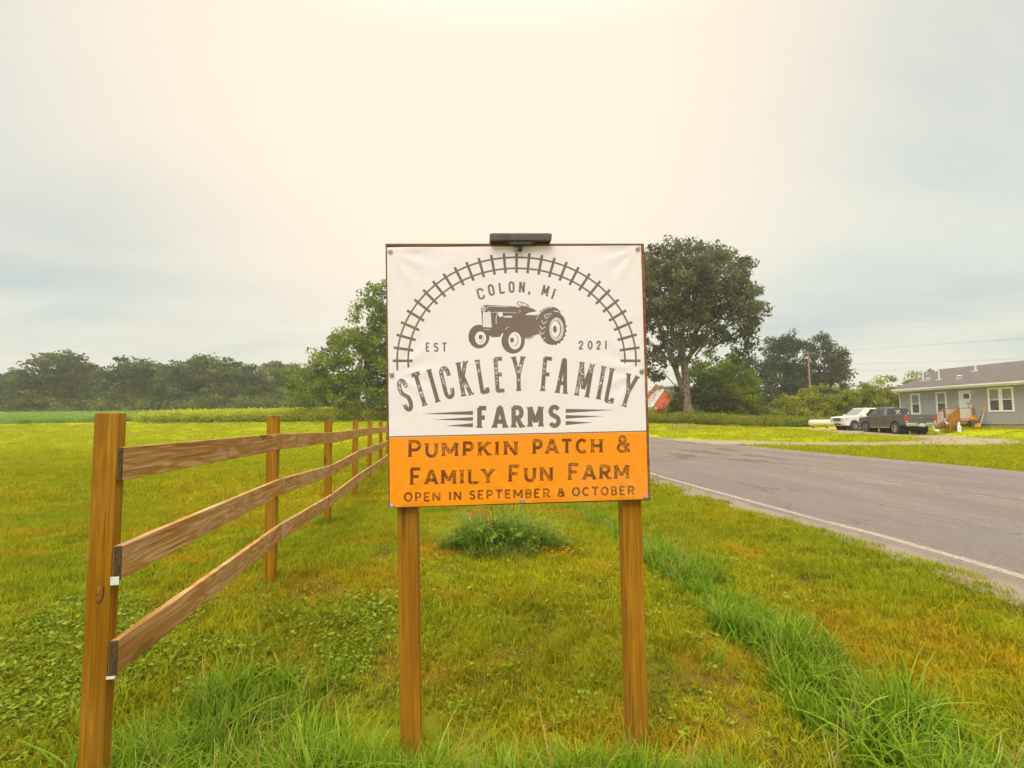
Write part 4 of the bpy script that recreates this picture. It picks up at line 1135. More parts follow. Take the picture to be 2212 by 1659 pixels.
def words_line(spec, core=.6):
    WD = {'I': .42, 'M': 1.22, 'N': 1.05, 'H': 1.02, 'O': 1.05, 'c': 1.0, 'L': .86, 'E': .82, 'F': .82, 'P': .88, 'B': .88, 's': .8, '&': 1.0, 'A': 1.02, 'Y': .98}
    for txt, x0, x1, yb0, yb1, hbig, hsm, w in spec:
        txt = txt.replace('S', 's').replace('C', 'c')
        ws = [WD.get(c, .95) * (hbig if i == 0 else hsm) for i, c in enumerate(txt)]
        gap = .26 * hsm; tot = sum(ws) + gap * (len(ws) - 1); k = (x1 - x0) / tot; x = x0
        for i, c in enumerate(txt):
            h_ = hbig if i == 0 else hsm; ww = ws[i] * k; f = (x + ww / 2 - x0) / (x1 - x0); yb = yb0 + (yb1 - yb0) * f
            ins = w * 1.75 * 640 * .36
            glyph(c, (x + ins, yb - h_ + ins * .8), (ww - 2 * ins, 0), (0, h_ - 1.6 * ins), w, .35, core, A3)
            x += ww + gap * k
words_line([('PUMPKIN', 230, 1110, 288, 268, 134, 114, .0142), ('PATCH', 1222, 1785, 262, 250, 116, 114, .0142), ('&', 1893, 2005, 246, 246, 132, 132, .0130),
            ('FAMILY', 250, 920, 508, 490, 136, 116, .0142), ('FUN', 1033, 1390, 484, 474, 134, 114, .0142), ('FARM', 1507, 1995, 470, 458, 132, 114, .0142)], .66)
words_line([('OPEN', 203, 495, 637, 632, 71, 69, .0082), ('IN', 558, 662, 628, 625, 69, 69, .0082), ('SEPTEMBER', 722, 1365, 620, 604, 69, 69, .0082), ('&', 1425, 1485, 599, 598, 66, 66, .0076),
            ('OCTOBER', 1540, 2038, 595, 582, 70, 68, .0082)], .5)
# the tractor
T2 = lambda L: A2(L)
poly(T2([(455, 345), (470, 322), (505, 290), (580, 287), (1020, 312), (1040, 300), (1080, 296), (1120, 318), (1180, 315), (1300, 340), (1390, 392), (1300, 405), (1225, 425), (1190, 452), (1300, 452), (1385, 455),
         (1425, 400), (1490, 350), (1570, 318), (1640, 314), (1720, 345), (1785, 410), (1760, 420), (1830, 490), (1850, 560), (1865, 650), (1850, 740), (1820, 830), (1750, 915), (1640, 950), (1560, 935), (1490, 880),
         (1430, 770), (1350, 785), (1320, 830), (1250, 856), (1180, 845), (1090, 700), (860, 760), (805, 755), (775, 815), (640, 822), (600, 790), (440, 765), (400, 730), (455, 690), (480, 650), (465, 420)]))
def wheel(cx, cy, rx, ry, rings):
    poly(T2(arc(cx, cy, rx, ry, 0, 360, 40)))
    for x_, y_, a_, b_, v_ in rings: poly(T2(arc(x_, y_, a_, b_, 0, 360, 36)), v_)
wheel(425, 810, 174, 197, [(450, 835, 92, 110, 0), (448, 832, 55, 72, 1), (442, 826, 53, 70, 0), (450, 818, 30, 40, 1)])
wheel(990, 880, 193, 212, [(1018, 878, 106, 144, 0), (1006, 872, 70, 100, 1), (998, 868, 68, 97, 0), (972, 868, 32, 42, 1)])
wheel(1640, 680, 222, 268, [(1708, 688, 118, 192, 0), (1706, 688, 106, 176, 1), (1704, 688, 100, 168, 0), (1700, 688, 86, 150, 1), (1692, 688, 74, 138, 0), (1680, 688, 32, 58, 1)])
for k_ in range(9):
    a_ = math.radians(-60 + k_ * 17); x_, y_ = 1645 + 218 * math.cos(a_), 682 + 262 * math.sin(a_); poly(T2(arc(x_, y_, 16, 18, 0, 360, 10)))
for k_ in range(5):
    y_ = 450 + k_ * 88; x_ = 1500 - [0, 40, 68, 78, 60][k_]
    stroke(T2([(x_, y_), (x_ + 30, y_ + 60)]), .0030, 0.); stroke(T2([(x_ + 30, y_ + 62), (x_ + 90, y_ + 20)]), .0030, 0.)
for k_ in range(2): stroke(T2([(1520 + k_ * 5, 455 + k_ * 0), (1560, 438), (1630, 435)]), .0026, 0.)
poly(T2([(488, 420), (500, 390), (545, 410), (600, 385), (620, 420), (636, 660), (486, 652)]), .12)
poly(T2(arc(503, 348, 34, 40, 0, 360, 20)), .15); stroke(T2([(480, 348), (530, 348)]), .003); stroke(T2([(505, 322), (505, 375)]), .003)
stroke(T2([(556, 345), (572, 316), (610, 308), (900, 318)]), .0022, 0.); stroke(T2([(630, 412), (740, 405), (860, 408), (1050, 420)]), .0018, 0.)
stroke(T2([(710, 600), (706, 520), (725, 420), (742, 402)]), .0030, 0.15); poly(T2(arc(780, 440, 40, 46, 0, 360, 20)), 0.); stroke(T2([(755, 400), (800, 395)]), .004)
poly(T2([(828, 466), (972, 466), (972, 494), (828, 494)]), .1); stroke(T2([(855, 466), (855, 494)]), .002)
stroke(T2([(860, 690), (885, 665), (915, 655)]), .0028, 0.1); stroke(T2([(505, 685), (560, 694), (615, 690)]), .0022, 0.1)
stroke(T2([(1085, 372), (1108, 376), (1104, 404), (1078, 406)]), .0020, 0.2)
stroke(T2([(1375, 525), (1410, 455), (1470, 385), (1560, 335), (1640, 328)]), .0026, 0.)
poly(T2([(1190, 450), (1235, 420), (1320, 402), (1405, 398), (1440, 420), (1385, 452), (1310, 456), (1240, 445)]), 0.)
poly(T2([(1640, 385), (1700, 382), (1780, 412), (1700, 400)]), 0.)
stroke(T2([(1195, 830), (1260, 838), (1310, 812), (1325, 785)]), .0030, 0.1)
stroke(T2(arc(1155, 278, 112, 38, 0, 360, 30)) if False else T2([(1058, 240), (1100, 236), (1160, 250), (1225, 282), (1258, 318), (1200, 322), (1140, 312), (1085, 285), (1058, 258), (1058, 240)]), .0036)
stroke(T2([(1120, 240), (1150, 312), (1230, 300)]), .0030); poly(T2(arc(1068, 312, 34, 16, 0, 360, 16)), .2)
# value noise fields for the worn ink
yy_, xx_ = np.mgrid[0:RES, 0:RES] / PX
wn = .6 * vnoise(xx_ * 330, yy_ * 330, 1) + .4 * vnoise(xx_ * 150, yy_ * 150, 2)
zone = vnoise(xx_ * 28, yy_ * 22, 3)
top_ = yy_ < 1.22 * .72
split = 1.22 - .331                                # white above, orange below (metres from the top edge)
_b = A3([(88, 122), (2130, 77)])
bx0, by0, bx1, by1 = _b[0][0], _b[0][1], _b[1][0], _b[1][1]
line_y = by0 + (by1 - by0) * (xx_ - bx0) / (bx1 - bx0)
orangez = np.clip((yy_ - line_y - .003) * PX, 0, 1)
wear_w = CORE * (wn > .60) * (zone > .52) * (1 - orangez)
wear_o = CORE * (wn > (.48 + .30 * (zone > .62) + .10 * zone)) * orangez
ink = np.clip(INK - wear_w * .85 - wear_o * .55, 0, 1)
barl = np.clip(1.5 - np.abs(yy_ - line_y) * PX / 2.9, 0, 1)
white = np.array([.92, .84, .84]); ora = np.array([1.0, .33, .006])
inkw = np.array([.205, .155, .125]); inko = np.array([.19, .055, .008])
paper = white * (1 - orangez[..., None]) + ora * orangez[..., None]
inkc = inkw * (1 - orangez[..., None]) + inko * orangez[..., None]
img = paper * (1 - ink[..., None]) + inkc * ink[..., None]
img = img * (1 - barl[..., None]) + np.array([.13, .07, .045]) * barl[..., None]
srgb = np.where(img <= .0031308, img * 12.92, 1.055 * np.clip(img, 0, 1) ** (1 / 2.4) - .055)
pix = np.ones((RES, RES, 4), np.float32); pix[..., :3] = srgb[::-1]
art = bpy.data.images.new('banner_print', RES, RES, alpha=False)
art.pixels.foreach_set(pix.ravel()); art.update(); art.pack()
m, t, p = material('printed_vinyl_banner')
im = t.add('ShaderNodeTexImage'); im.image = art
uvn = t.add('ShaderNodeUVMap'); t.put(im.inputs[0], uvn.outputs[0])
obc = t.add('ShaderNodeTexCoord').outputs['Object']
dirt = t.noise(obc, 2.2, 4, .6)
t.put(p.inputs['Base Color'], t.mix(t.step(dirt, .45, .75, 0, .10), im.outputs[0], (.60, .46, .34)))
p.inputs['Roughness'].default_value = .55; p.inputs['Specular IOR Level'].default_value = .3
weave = t.noise(t.scale(obc, (1, 1, 1)), 420, 2)
t.put(p.inputs['Normal'], t.bump(t.math('ADD', weave, t.math('MULTIPLY', t.noise(t.scale(obc, (1.6, 1, 3.5)), 3.0, 3), 3.)), .25, .004))
M['banner'] = m

def rot3(a, b_, c):
    return Matrix.Rotation(a, 3, 'Z') @ Matrix.Rotation(b_, 3, 'X') @ Matrix.Rotation(c, 3, 'Y')
SR = rot3(.06072491, .0417733, -.01200416)
SCN = Vector((.03365679, 2.41639856, 1.72099747))
HB = 1.75                                           # board centre above the posts' foot
sign = empty('farm_sign', SCN - SR @ Vector((0, 0, HB)), 0, 'square farm sign board with a white and orange printed banner on two wooden posts', 'sign')
sign.rotation_euler = SR.to_euler()
def sx(u): return u - .61
def szz(v): return HB + .61 - v
# posts (the right one splays slightly)
for nm, x0, x1, slope in (('a', .035, .126, .0), ('b', 1.088, 1.180, .013)):
    b = MB(); dx = slope
    b.quad8([(sx(x0) + dx, .024, -.45), (sx(x1) + dx, .024, -.45), (sx(x1) + dx, .115, -.45), (sx(x0) + dx, .115, -.45),
             (sx(x0), .024, 2.30), (sx(x1), .024, 2.30), (sx(x1), .115, 2.30), (sx(x0), .115, 2.30)])
    b.build('post', M['sign_post'], sign, bevel=.005)
MB().box(-.600, .600, .0035, .022, HB - .600, HB + .600).build('backing_board', M['frame_wood'], sign)
# edge strips round the board
for nm, bx in (('top', (-.61, .61, -.002, .024, HB + .598, HB + .61)), ('bottom', (-.61, .61, -.002, .024, HB - .61, HB - .603)), ('left', (-.61, -.603, -.003, .0235, HB - .6029, HB + .5979)), ('right', (.597, .61, -.003, .0235, HB - .6029, HB + .5979))):
    MB().box(*bx).build('frame_strip', M['frame_wood'], sign, bevel=.0015)
# banner cloth
c1 = A1([(108, 142), (2092, 130)]); c3 = A3([(92, 684), (2147, 618)])
NB = 90
scr = {'tl': A1([(134, 172)])[0], 'tm': A1([(1115, 158)])[0], 'tr': A1([(2066, 152)])[0], 'ml': A1([(145, 1135)])[0], 'mr': A1([(2097, 1110)])[0],
       'bl': A3([(108, 672)])[0], 'bm': A3([(1143, 633)])[0], 'br': A3([(2128, 599)])[0]}
uu, vv = np.meshgrid(np.linspace(0, 1, NB), np.linspace(0, 1, NB))
TL_, TR_, BL_, BR_ = c1[0], c1[1], c3[0], c3[1]
Pb = (1 - vv)[..., None] * ((1 - uu)[..., None] * TL_ + uu[..., None] * TR_) + vv[..., None] * ((1 - uu)[..., None] * BL_ + uu[..., None] * BR_)
dep = .0022 + .0028 * np.sin(np.pi * np.clip(uu, 0, 1)) ** .6 * np.sin(np.pi * np.clip(vv, 0, 1)) ** .6 * (.5 + fbm(uu * 4, vv * 4, 3))
for kx in ('tl', 'tr', 'bl', 'br', 'bm', 'ml', 'mr'):       # tension folds running from the fixings
    c = scr[kx]; dx, dy = Pb[..., 0] - c[0], Pb[..., 1] - c[1]; rr = np.hypot(dx, dy) + 1e-6; an = np.arctan2(dy, dx)
    dep += .0015 * np.exp(-((rr - .10) / .10) ** 2) * np.sin(an * 11 + ord(kx[0]))
    dep -= .0020 * np.exp(-(rr / .03) ** 2)
dep += .0009 * np.sin(vv * 3 + uu * 22) * np.exp(-((vv - .01) / .10) ** 2)
dep = np.maximum(dep, .0008)
me = np_mesh('banner', np.stack([Pb[..., 0] - .61, -.0035 - dep, HB + .61 - Pb[..., 1]], -1).reshape(-1, 3),
             (lambda i: np.stack([i[1:, :-1], i[1:, 1:], i[:-1, 1:], i[:-1, :-1]], -1).reshape(-1, 4))(np.arange(NB * NB).reshape(NB, NB)))
uvl = me.uv_layers.new(name='UVMap'); vi = np.empty(len(me.loops), np.int32); me.loops.foreach_get('vertex_index', vi)
uvv = np.stack([Pb[..., 0] / 1.22, 1 - Pb[..., 1] / 1.22], -1).reshape(-1, 2)[vi]
uvl.data.foreach_set('uv', uvv.astype(np.float32).ravel())
me.polygons.foreach_set('use_smooth', np.ones(len(me.polygons), bool))
link('banner', me, M['banner'], sign)
for kx, c in scr.items():
    w_ = MB().lathe([(.0105, 0), (.0115, -.0015), (.0115, -.003), (.0075, -.0042), (.0045, -.0036)], (sx(c[0]), -.0075, szz(c[1])), 'y', 20).build('washer', M['zinc'], sign, smooth=False)
    MB().lathe([(.0042, -.002), (.0048, -.006), (.0035, -.0072)], (sx(c[0]), -.0075, szz(c[1])), 'y', 6).build('screw_head', M['zinc'], w_)
# solar lamp fixed on the top edge
lp = empty('solar_light', (0, 0, 0), 0, 'flat dark solar lamp mounted on the top edge of the sign', 'lamp')
lp.location = sign.location + SR @ Vector((sx(.628), 0, HB + .61)); lp.rotation_euler = SR.to_euler()
b = MB(); b.quad8([(-.142, -.040, .002), (.142, -.040, .002), (.142, .15, .006), (-.142, .15, .006), (-.145, -.040, .036), (.145, -.040, .036), (.145, .15, .046), (-.145, .15, .046)])
b.build('lamp_body', M['black_plastic'], lp, bevel=.004)
b = MB(); b.quad8([(-.134, -.032, .0365), (.134, -.032, .0365), (.134, .142, .0455), (-.134, .142, .0455), (-.134, -.032, .0395), (.134, -.032, .0395), (.134, .142, .0485), (-.134, .142, .0485)])
b.build('solar_panel', M['solar_cell'], lp)
b = MB(); b.prism([(-.070, .0015), (.070, .0015), (.040, -.013), (-.040, -.013)], -.034, -.004, 'y'); b.build('lamp_underside', M['black_plastic'], lp, bevel=.002)
b = MB(); b.box(-.022, .022, -.003, .026, -.002, .03).cyl((-.004, -.012, -.012), (-.004, -.012, -.034), .0105, 12); b.build('bracket', M['black_plastic'], lp)
b = MB(); b.ell((-.004, -.020, -.034), (.010, .010, .010), 12, 8); b.build('sensor', M['iron'], lp, smooth=True)

# ------------------------------------------------------------------ three-rail fence
fence = empty('rail_fence', (-1.76, 2.27, tz(-1.76, 2.27)), 0, 'new three-rail board fence on square posts along the left lawn', 'fence')
fr = fence.location.copy()
POSTS = [(-1.745, 2.27, 1.548), (-2.14, 4.66, 1.56), (-2.50, 7.07, 1.52), (-2.861, 9.48, 1.534), (-3.262, 11.9, 1.52), (-3.62, 14.3, 1.507), (-4.0, 16.7, 1.52), (-4.4, 19.1, 1.54), (-4.8, 21.5, 1.56)]
RAILS = [(1.400, .985, .596), (1.400, 1.000, .597), (1.358, .925, .534), (1.366, .977, .556), (1.360, .948, .51), (1.345, .925, .50), (1.35, .93, .51), (1.37, .95, .53), (1.39, .97, .55)]
FA = math.atan2(-.36, 2.41)          # lateral lean of the run
fd = Vector((-.15, 2.40, 0)).normalized(); fn = Vector((fd.y, -fd.x, 0))
fd = (Vector(POSTS[5]) - Vector(POSTS[0])); fd.z = 0; fd.normalize(); fn = Vector((fd.y, -fd.x, 0))
hw = .0445
for i, (px, py, pt) in enumerate(POSTS):
    c = Vector((px, py, 0)) - fr; g = tz(px, py) - fr.z
    b = MB(); h2 = hw * (1.06 if i == 0 else 1.)
    lean = Vector((-.004, 0, 0)) if i == 0 else Vector((0, 0, 0))
    def q(a_, d_, z_, l_=Vector((0, 0, 0))):
        v = c + fn * a_ + fd * d_ + l_; return (v.x, v.y, z_)
    zb, zt_ = g - .4, pt - fr.z
    hb = h2 - (.034 if i == 0 else 0)
    b.quad8([q(-h2, -h2, zb, lean), q(h2, -h2, zb, lean), q(h2, hb, zb, lean), q(-h2, hb, zb, lean), q(-h2, -h2, zt_), q(h2, -h2, zt_), q(h2, hb, zt_), q(-h2, hb, zt_)])
    pobj = b.build('post', M['post'], fence, bevel=.004)
    if i == 0:
        # knot scar, end tags
        kz = 1.5 - (1330 - 915) * 2.22 / 1120 - fr.z
        kc = c - fd * (h2 + .001) + Vector((.004, 0, kz))
        MB().ell(kc, (.017, .0016, .040), 12, 8, Matrix.Rotation(.12, 3, 'Y')).build('knot', M['knot'], pobj, smooth=True)
        MB().ell(kc + Vector((-.004, -.001, .010)), (.008, .0024, .020), 10, 8, Matrix.Rotation(.2, 3, 'Y')).build('knot_heart', M['post'], pobj, smooth=True)
for i in range(len(POSTS) - 1):
    for r_ in range(3):
        a_ = Vector((*POSTS[i][:2], 0)) - fr; e_ = Vector((*POSTS[i + 1][:2], 0)) - fr
        za, ze = RAILS[i][r_] - fr.z, RAILS[i + 1][r_] - fr.z
        th_ = .022 if r_ == 0 else .034
        o0 = hw + .002 + random.uniform(0, .002)
        d0 = (e_ - a_); d0.z = 0; d0.normalize(); L = (e_ - a_).length
        s0 = -.046 if i == 0 else .0015 + random.uniform(-.003, .001); s1 = L - .0015 + random.uniform(-.001, .003) if i < len(POSTS) - 2 else L + .04
        N_ = 8; V = []; Fq = []; bow = random.uniform(-.004, .004); sag = random.uniform(-.004, .001)
        Hh = .142
        root = Vector((a_.x, a_.y, za))
        # local frame: x along the rail
        for k in range(N_ + 1):
            f = k / N_; s_ = s0 + (s1 - s0) * f; zc_ = (za + (ze - za) * (s_ / L)) - za + sag * math.sin(math.pi * f)
            yo = bow * math.sin(math.pi * f)
            for (yy2, zz2) in ((-o0 + yo, 0), (-o0 - th_ + yo, 0), (-o0 - th_ + yo, -Hh), (-o0 + yo, -Hh)):
                V.append((s_, yy2, zc_ + zz2))
        for k in range(N_):
            for j in range(4):
                j2 = (j + 1) % 4; Fq.append((k * 4 + j, k * 4 + j2, (k + 1) * 4 + j2, (k + 1) * 4 + j))
        Fq.append((3, 2, 1, 0)); Fq.append((N_ * 4, N_ * 4 + 1, N_ * 4 + 2, N_ * 4 + 3))
        me = raw_mesh('rail', V, Fq); me.materials.append(M['rail']); me.materials.append(M['shaded_end']); me.polygons[len(me.polygons) - 2].material_index = 1
        o = link('rail', me, M['rail'], fence)
        o.location = root; o.rotation_euler = (0, 0, math.atan2(d0.y, d0.x))
        bv = o.modifiers.new('bevel', 'BEVEL'); bv.width = .003; bv.segments = 1; bv.limit_method = 'ANGLE'
        if i == 0:
            # pale paper tag under the rail end on the two lower rails
            if r_:
                hgt = .034 if r_ == 1 else .012
                tb_ = MB().box(s0 - .006, s0 - .003, -o0 - .030, -o0 + .002, -Hh - (.018 if r_ == 1 else .010), -Hh + (.016 if r_ == 1 else .001)).build('paper_tag', M['tag'], fence)
                tb_.location = root; tb_.rotation_euler = (0, 0, math.atan2(d0.y, d0.x))
# ------------------------------------------------------------------ the grey house (local x along the front wall, y into the house)
HW0 = (30.85, 40.8); HA = math.atan2(-.9928, .12)
house = empty('grey_house', (HW0[0], HW0[1], 0), HA, 'single-storey grey vinyl-sided house with brown gable roof and white trim', 'house')
def hw_pt(s, off, z):          # off: metres in front of the wall
    c, s_ = math.cos(HA), math.sin(HA); y = -off
    return Vector((HW0[0] + s * c - y * s_, HW0[1] + s * s_ + y * c, z))
HL, HD = 17.0, 7.6
b = MB().box(-.38, HL, .03, HD - .03, 1.0, 3.5)
b.prism([(.03, 3.5), (HD - .03, 3.5), (3.8, 5.12)], -.38, HL, 'x')
b.build('wall', M['siding'], house)
MB().box(-.36, HL - .02, .06, HD - .06, .3, .999).build('foundation', M['foundation'], house)
sb_me = None
for k in range(24):
    z = 1.0 + k * .102
    if sb_me is None:
        b = MB(); b.prism([(-.032, 0), (.028, 0), (.028, .1), (.012, .1), (.010, .0985)], -.40, HL, 'x'); sb_me = raw_mesh('siding_board', b.v, b.f)
    o = link('siding_board', sb_me, M['siding'], house); o.location = (0, 0, z)
b = MB(); b.prism([(-.42, 3.50), (HD + .42, 3.50), (HD + .42, 3.56), (3.8, 5.42), (-.42, 3.64), (-.42, 3.50)][:5], -.9, HL + .4, 'x')
b = MB()
ty = .11
b.quad8([(-.62, -.42, 3.56), (HL + .4, -.42, 3.56), (HL + .4, 3.8, 5.20), (-.62, 3.8, 5.20), (-.62, -.42, 3.56 + ty), (HL + .4, -.42, 3.56 + ty), (HL + .4, 3.8, 5.20 + ty), (-.62, 3.8, 5.20 + ty)])
b.quad8([(-.62, 3.801, 5.20), (HL + .4, 3.801, 5.20), (HL + .4, HD + .42, 3.56), (-.62, HD + .42, 3.56), (-.62, 3.801, 5.20 + ty), (HL + .4, 3.801, 5.20 + ty), (HL + .4, HD + .42, 3.56 + ty), (-.62, HD + .42, 3.56 + ty)])
roof = b.build('roof', M['shingle'], house)
MB().box(-.60, HL + .38, -.38, -.005, 3.45, 3.475).build('soffit', M['white_trim'], house)
MB().box(-.64, HL + .4, -.53, -.425, 3.545, 3.655).box(-.62, HL + .4, -.424, -.40, 3.44, 3.60).build('gutter', M['white_trim'], house, bevel=.01)
MB().tube([(-.45, -.48, 3.55), (-.45, -.46, 3.46), (-.36, -.06, 3.22), (-.34, -.045, 3.1), (-.34, -.045, .85), (-.34, -.12, .78)], .042, 8).build('downspout', M['white_trim'], house)
MB().box(-.41, -.36, -.012, .05, 1.0, 3.45).build('corner_trim', M['white_trim'], house)
def roof_z(y): return 3.56 + ty + (y + .42) * (1.64 / 4.22)
def vent(s, y, h, r=.05, hook=False, cap=False):
    z = roof_z(y); b = MB()
    b.box(s - .16, s + .16, y - .16, y + .16, z - .06, z + .055)
    if hook: b.tube([(s, y, z), (s, y, z + h), (s - .05, y, z + h + .05), (s - .28, y, z + h + .06), (s - .32, y, z + h - .05)], r, 8)
    elif cap: b.lathe([(.05, z), (.05, z + .12), (.19, z + .13), (.2, z + .17), (.05, z + .22)], (s, y, 0), 'z', 14)
    else: b.cyl((s, y, z), (s, y, z + h), r, 10)
    b.build('roof_vent' if cap else 'vent_pipe', M['pipe'], house)
def roofpt(s0, z0):
    return None
vent(.62, 1.15, .72); vent(1.06, 1.1, .2, cap=True); vent(1.95, 1.15, .62, hook=True); vent(3.6, 2.4, .42, .07); vent(3.62, 1.05, .22, cap=True)
def window(s0, s1, z0, z1, name='window', double=False):
    fr_ = MB()
    T_ = .115
    fr_.box(s0, s1, -.045, -.0045, z1 - T_, z1).box(s0, s1, -.05, -.0045, z0, z0 + T_).box(s0, s0 + T_, -.045, -.0045, z0 + T_, z1 - T_).box(s1 - T_, s1, -.045, -.0045, z0 + T_, z1 - T_)
    bays = [(s0 + T_, s1 - T_)]
    if double:
        mdl = (s0 + s1) / 2; fr_.box(mdl - .10, mdl + .10, -.045, -.0045, z0 + T_, z1 - T_); bays = [(s0 + T_, mdl - .10), (mdl + .10, s1 - T_)]
    mid = z0 + (z1 - z0) * .50
    f = fr_.build(name, M['white_trim'], house, bevel=.006)
    for a_, c_ in bays:
        MB().box(a_, c_, -.038, -.006, mid - .025, mid + .025).box(a_, a_ + .025, -.032, -.006, z0 + T_, z1 - T_).box(c_ - .025, c_, -.032, -.006, z0 + T_, z1 - T_).build('sash', M['white_trim'], f)
        MB().box(a_ + .02, c_ - .02, -.024, -.018, mid + .02, z1 - T_ - .002).build('pane', M['pale_pane'], f)
        MB().box(a_ + .02, c_ - .02, -.026, -.018, z0 + T_ + .002, mid - .02).build('pane', M['glass_dark'], f)
window(.58, 1.42, 1.68, 3.28); window(2.69, 3.53, 1.68, 3.30); window(6.39, 8.01, 1.76, 3.36, double=True); window(10.6, 12.2, 1.76, 3.36, double=True)
dr = MB().box(4.44, 4.56, -.05, -.0045, 1.2, 3.29).box(5.22, 5.30, -.05, -.0045, 1.2, 3.29).box(4.56, 5.22, -.05, -.0045, 3.18, 3.29).build('door_frame', M['white_trim'], house, bevel=.006)
door = MB().box(4.56, 5.22, -.030, -.006, 1.2, 3.18).build('door', M['door_white'], house)
for k in range(3):
    MB().box(4.80 + k * .125, 4.90 + k * .125, -.036, -.0305, 2.72, 3.05).build('pane', M['glass_dark'], door)
MB().tube([(5.04, -.06, 2.46), (5.06, -.065, 2.38), (5.14, -.07, 2.33), (5.24, -.07, 2.36), (5.29, -.07, 2.46), (5.28, -.07, 2.58)], .022, 6).build('door_hanging', M['iron'], door)
MB().cyl((5.10, -.03, 2.2), (5.10, -.085, 2.2), .025, 10).build('handle', M['iron'], door)
MB().cyl((5.14, -.03, 2.09), (5.14, -.08, 2.09), .018, 8).build('handle', M['iron'], door)
wl = MB().box(5.32, 5.48, -.04, -.0045, 3.03, 3.26).build('wall_light', M['white_trim'], house)
MB().ell((5.40, -.09, 3.15), (.06, .06, .05), 10, 6).cyl((5.40, -.04, 3.15), (5.40, -.09, 3.15), .02, 8).build('lamp_shade', M['iron'], wl)

# deck and stairs
deck = empty('entry_deck', hw_pt(5.4, .6, .74), HA, 'small orange-stained wooden porch with white balusters and steps at the house door', 'porch')
OX, OZ = 5.4, .74
def dk(b, name, mat, bevel=0):
    b.v = [(v[0] - OX, v[1] + .6, v[2] - OZ) for v in b.v]
    return b.build(name, mat, deck, bevel=bevel)
DF = 1.25
dk(MB().box(4.42, 5.46, -DF, -.05, 1.05, 1.155), 'deck_frame', M['deck_wood'])
for k in range(9):
    y0 = -DF - .02 + k * .138
    dk(MB().box(4.40, 5.48, y0, y0 + .132, 1.157, 1.195), 'deck_board', M['deck_wood'])
dk(MB().box(5.462, 5.484, -DF, -.05, 1.0, 1.155), 'fascia_board', M['deck_wood'])
for s_ in (4.46, 5.42):
    dk(MB().box(s_ - .045, s_ + .045, -DF - .04, -DF + .05, .5, 2.10), 'post', M['deck_post'], .005)
    dk(MB().box(s_ - .055, s_ + .055, -DF - .05, -DF + .06, 2.101, 2.125), 'post_cap', M['deck_post'])
dk(MB().box(4.415, 4.505, -.16, -.07, 1.2, 2.08), 'post', M['deck_post'], .005); dk(MB().box(5.375, 5.465, -.16, -.07, .5, 2.08), 'post', M['deck_post'], .005)
def rail_run(s0, s1, y0, y1, z0, z1, nbal):
    """handrails and balusters between two points (z0/z1: deck height at each end)"""
    for dz, th in ((.84, .04), (.10, .04)):
        b = MB(); nx, ny = (y1 - y0), -(s1 - s0); l_ = math.hypot(nx, ny); nx, ny = nx / l_ * .03, ny / l_ * .03
        b.quad8([(s0 - nx, y0 - ny, z0 + dz), (s1 - nx, y1 - ny, z1 + dz), (s1 + nx, y1 + ny, z1 + dz), (s0 + nx, y0 + ny, z0 + dz),
                 (s0 - nx, y0 - ny, z0 + dz + th), (s1 - nx, y1 - ny, z1 + dz + th), (s1 + nx, y1 + ny, z1 + dz + th), (s0 + nx, y0 + ny, z0 + dz + th)])
        dk(b, 'handrail' if dz > .5 else 'bottom_rail', M['deck_wood'])
    for k in range(nbal):
        f = (k + 1) / (nbal + 1); s_, y_, z_ = s0 + (s1 - s0) * f, y0 + (y1 - y0) * f, z0 + (z1 - z0) * f
        dk(MB().box(s_ - .018, s_ + .018, y_ - .018, y_ + .018, z_ + .141, z_ + .84), 'baluster', M['baluster'])
rail_run(5.42, 5.42, -DF + .06, -.17, 1.2, 1.2, 8)
rail_run(4.46, 4.46, -DF + .06, -.17, 1.2, 1.2, 8)
SB = -1.95
for s_ in (4.46, 5.42):
    dk(MB().box(s_ - .04, s_ + .04, SB - .04, SB + .04, .45, 1.62), 'post', M['deck_post'], .005)
    rail_run(s_, s_, SB + .05, -DF - .05, .78, 1.16, 4)
    dk(MB().prism([(SB + .02, .62), (SB + .02, .80), (-DF - .05, 1.17), (-DF - .05, .92)], s_ - .02 + (.062 if s_ < 5 else -.062), s_ + .018 + (.062 if s_ < 5 else -.062), 'x'), 'stringer', M['deck_wood'])
dk(MB().prism([(SB + .05, .80), (SB + .05, 1.60), (-DF - .05, 2.00), (-DF - .05, 1.18)], 5.44, 5.455, 'x'), 'stair_side_board', M['deck_wood'])
for k in range(3):
    y_ = SB + .02 + k * .235; z_ = .76 + k * .135
    dk(MB().box(4.56, 5.32, y_, y_ + .26, z_, z_ + .035), 'step', M['deck_wood']); dk(MB().box(4.56, 5.32, y_ + .02, y_ + .04, z_ - .12, z_ - .001), 'riser', M['deck_wood'])
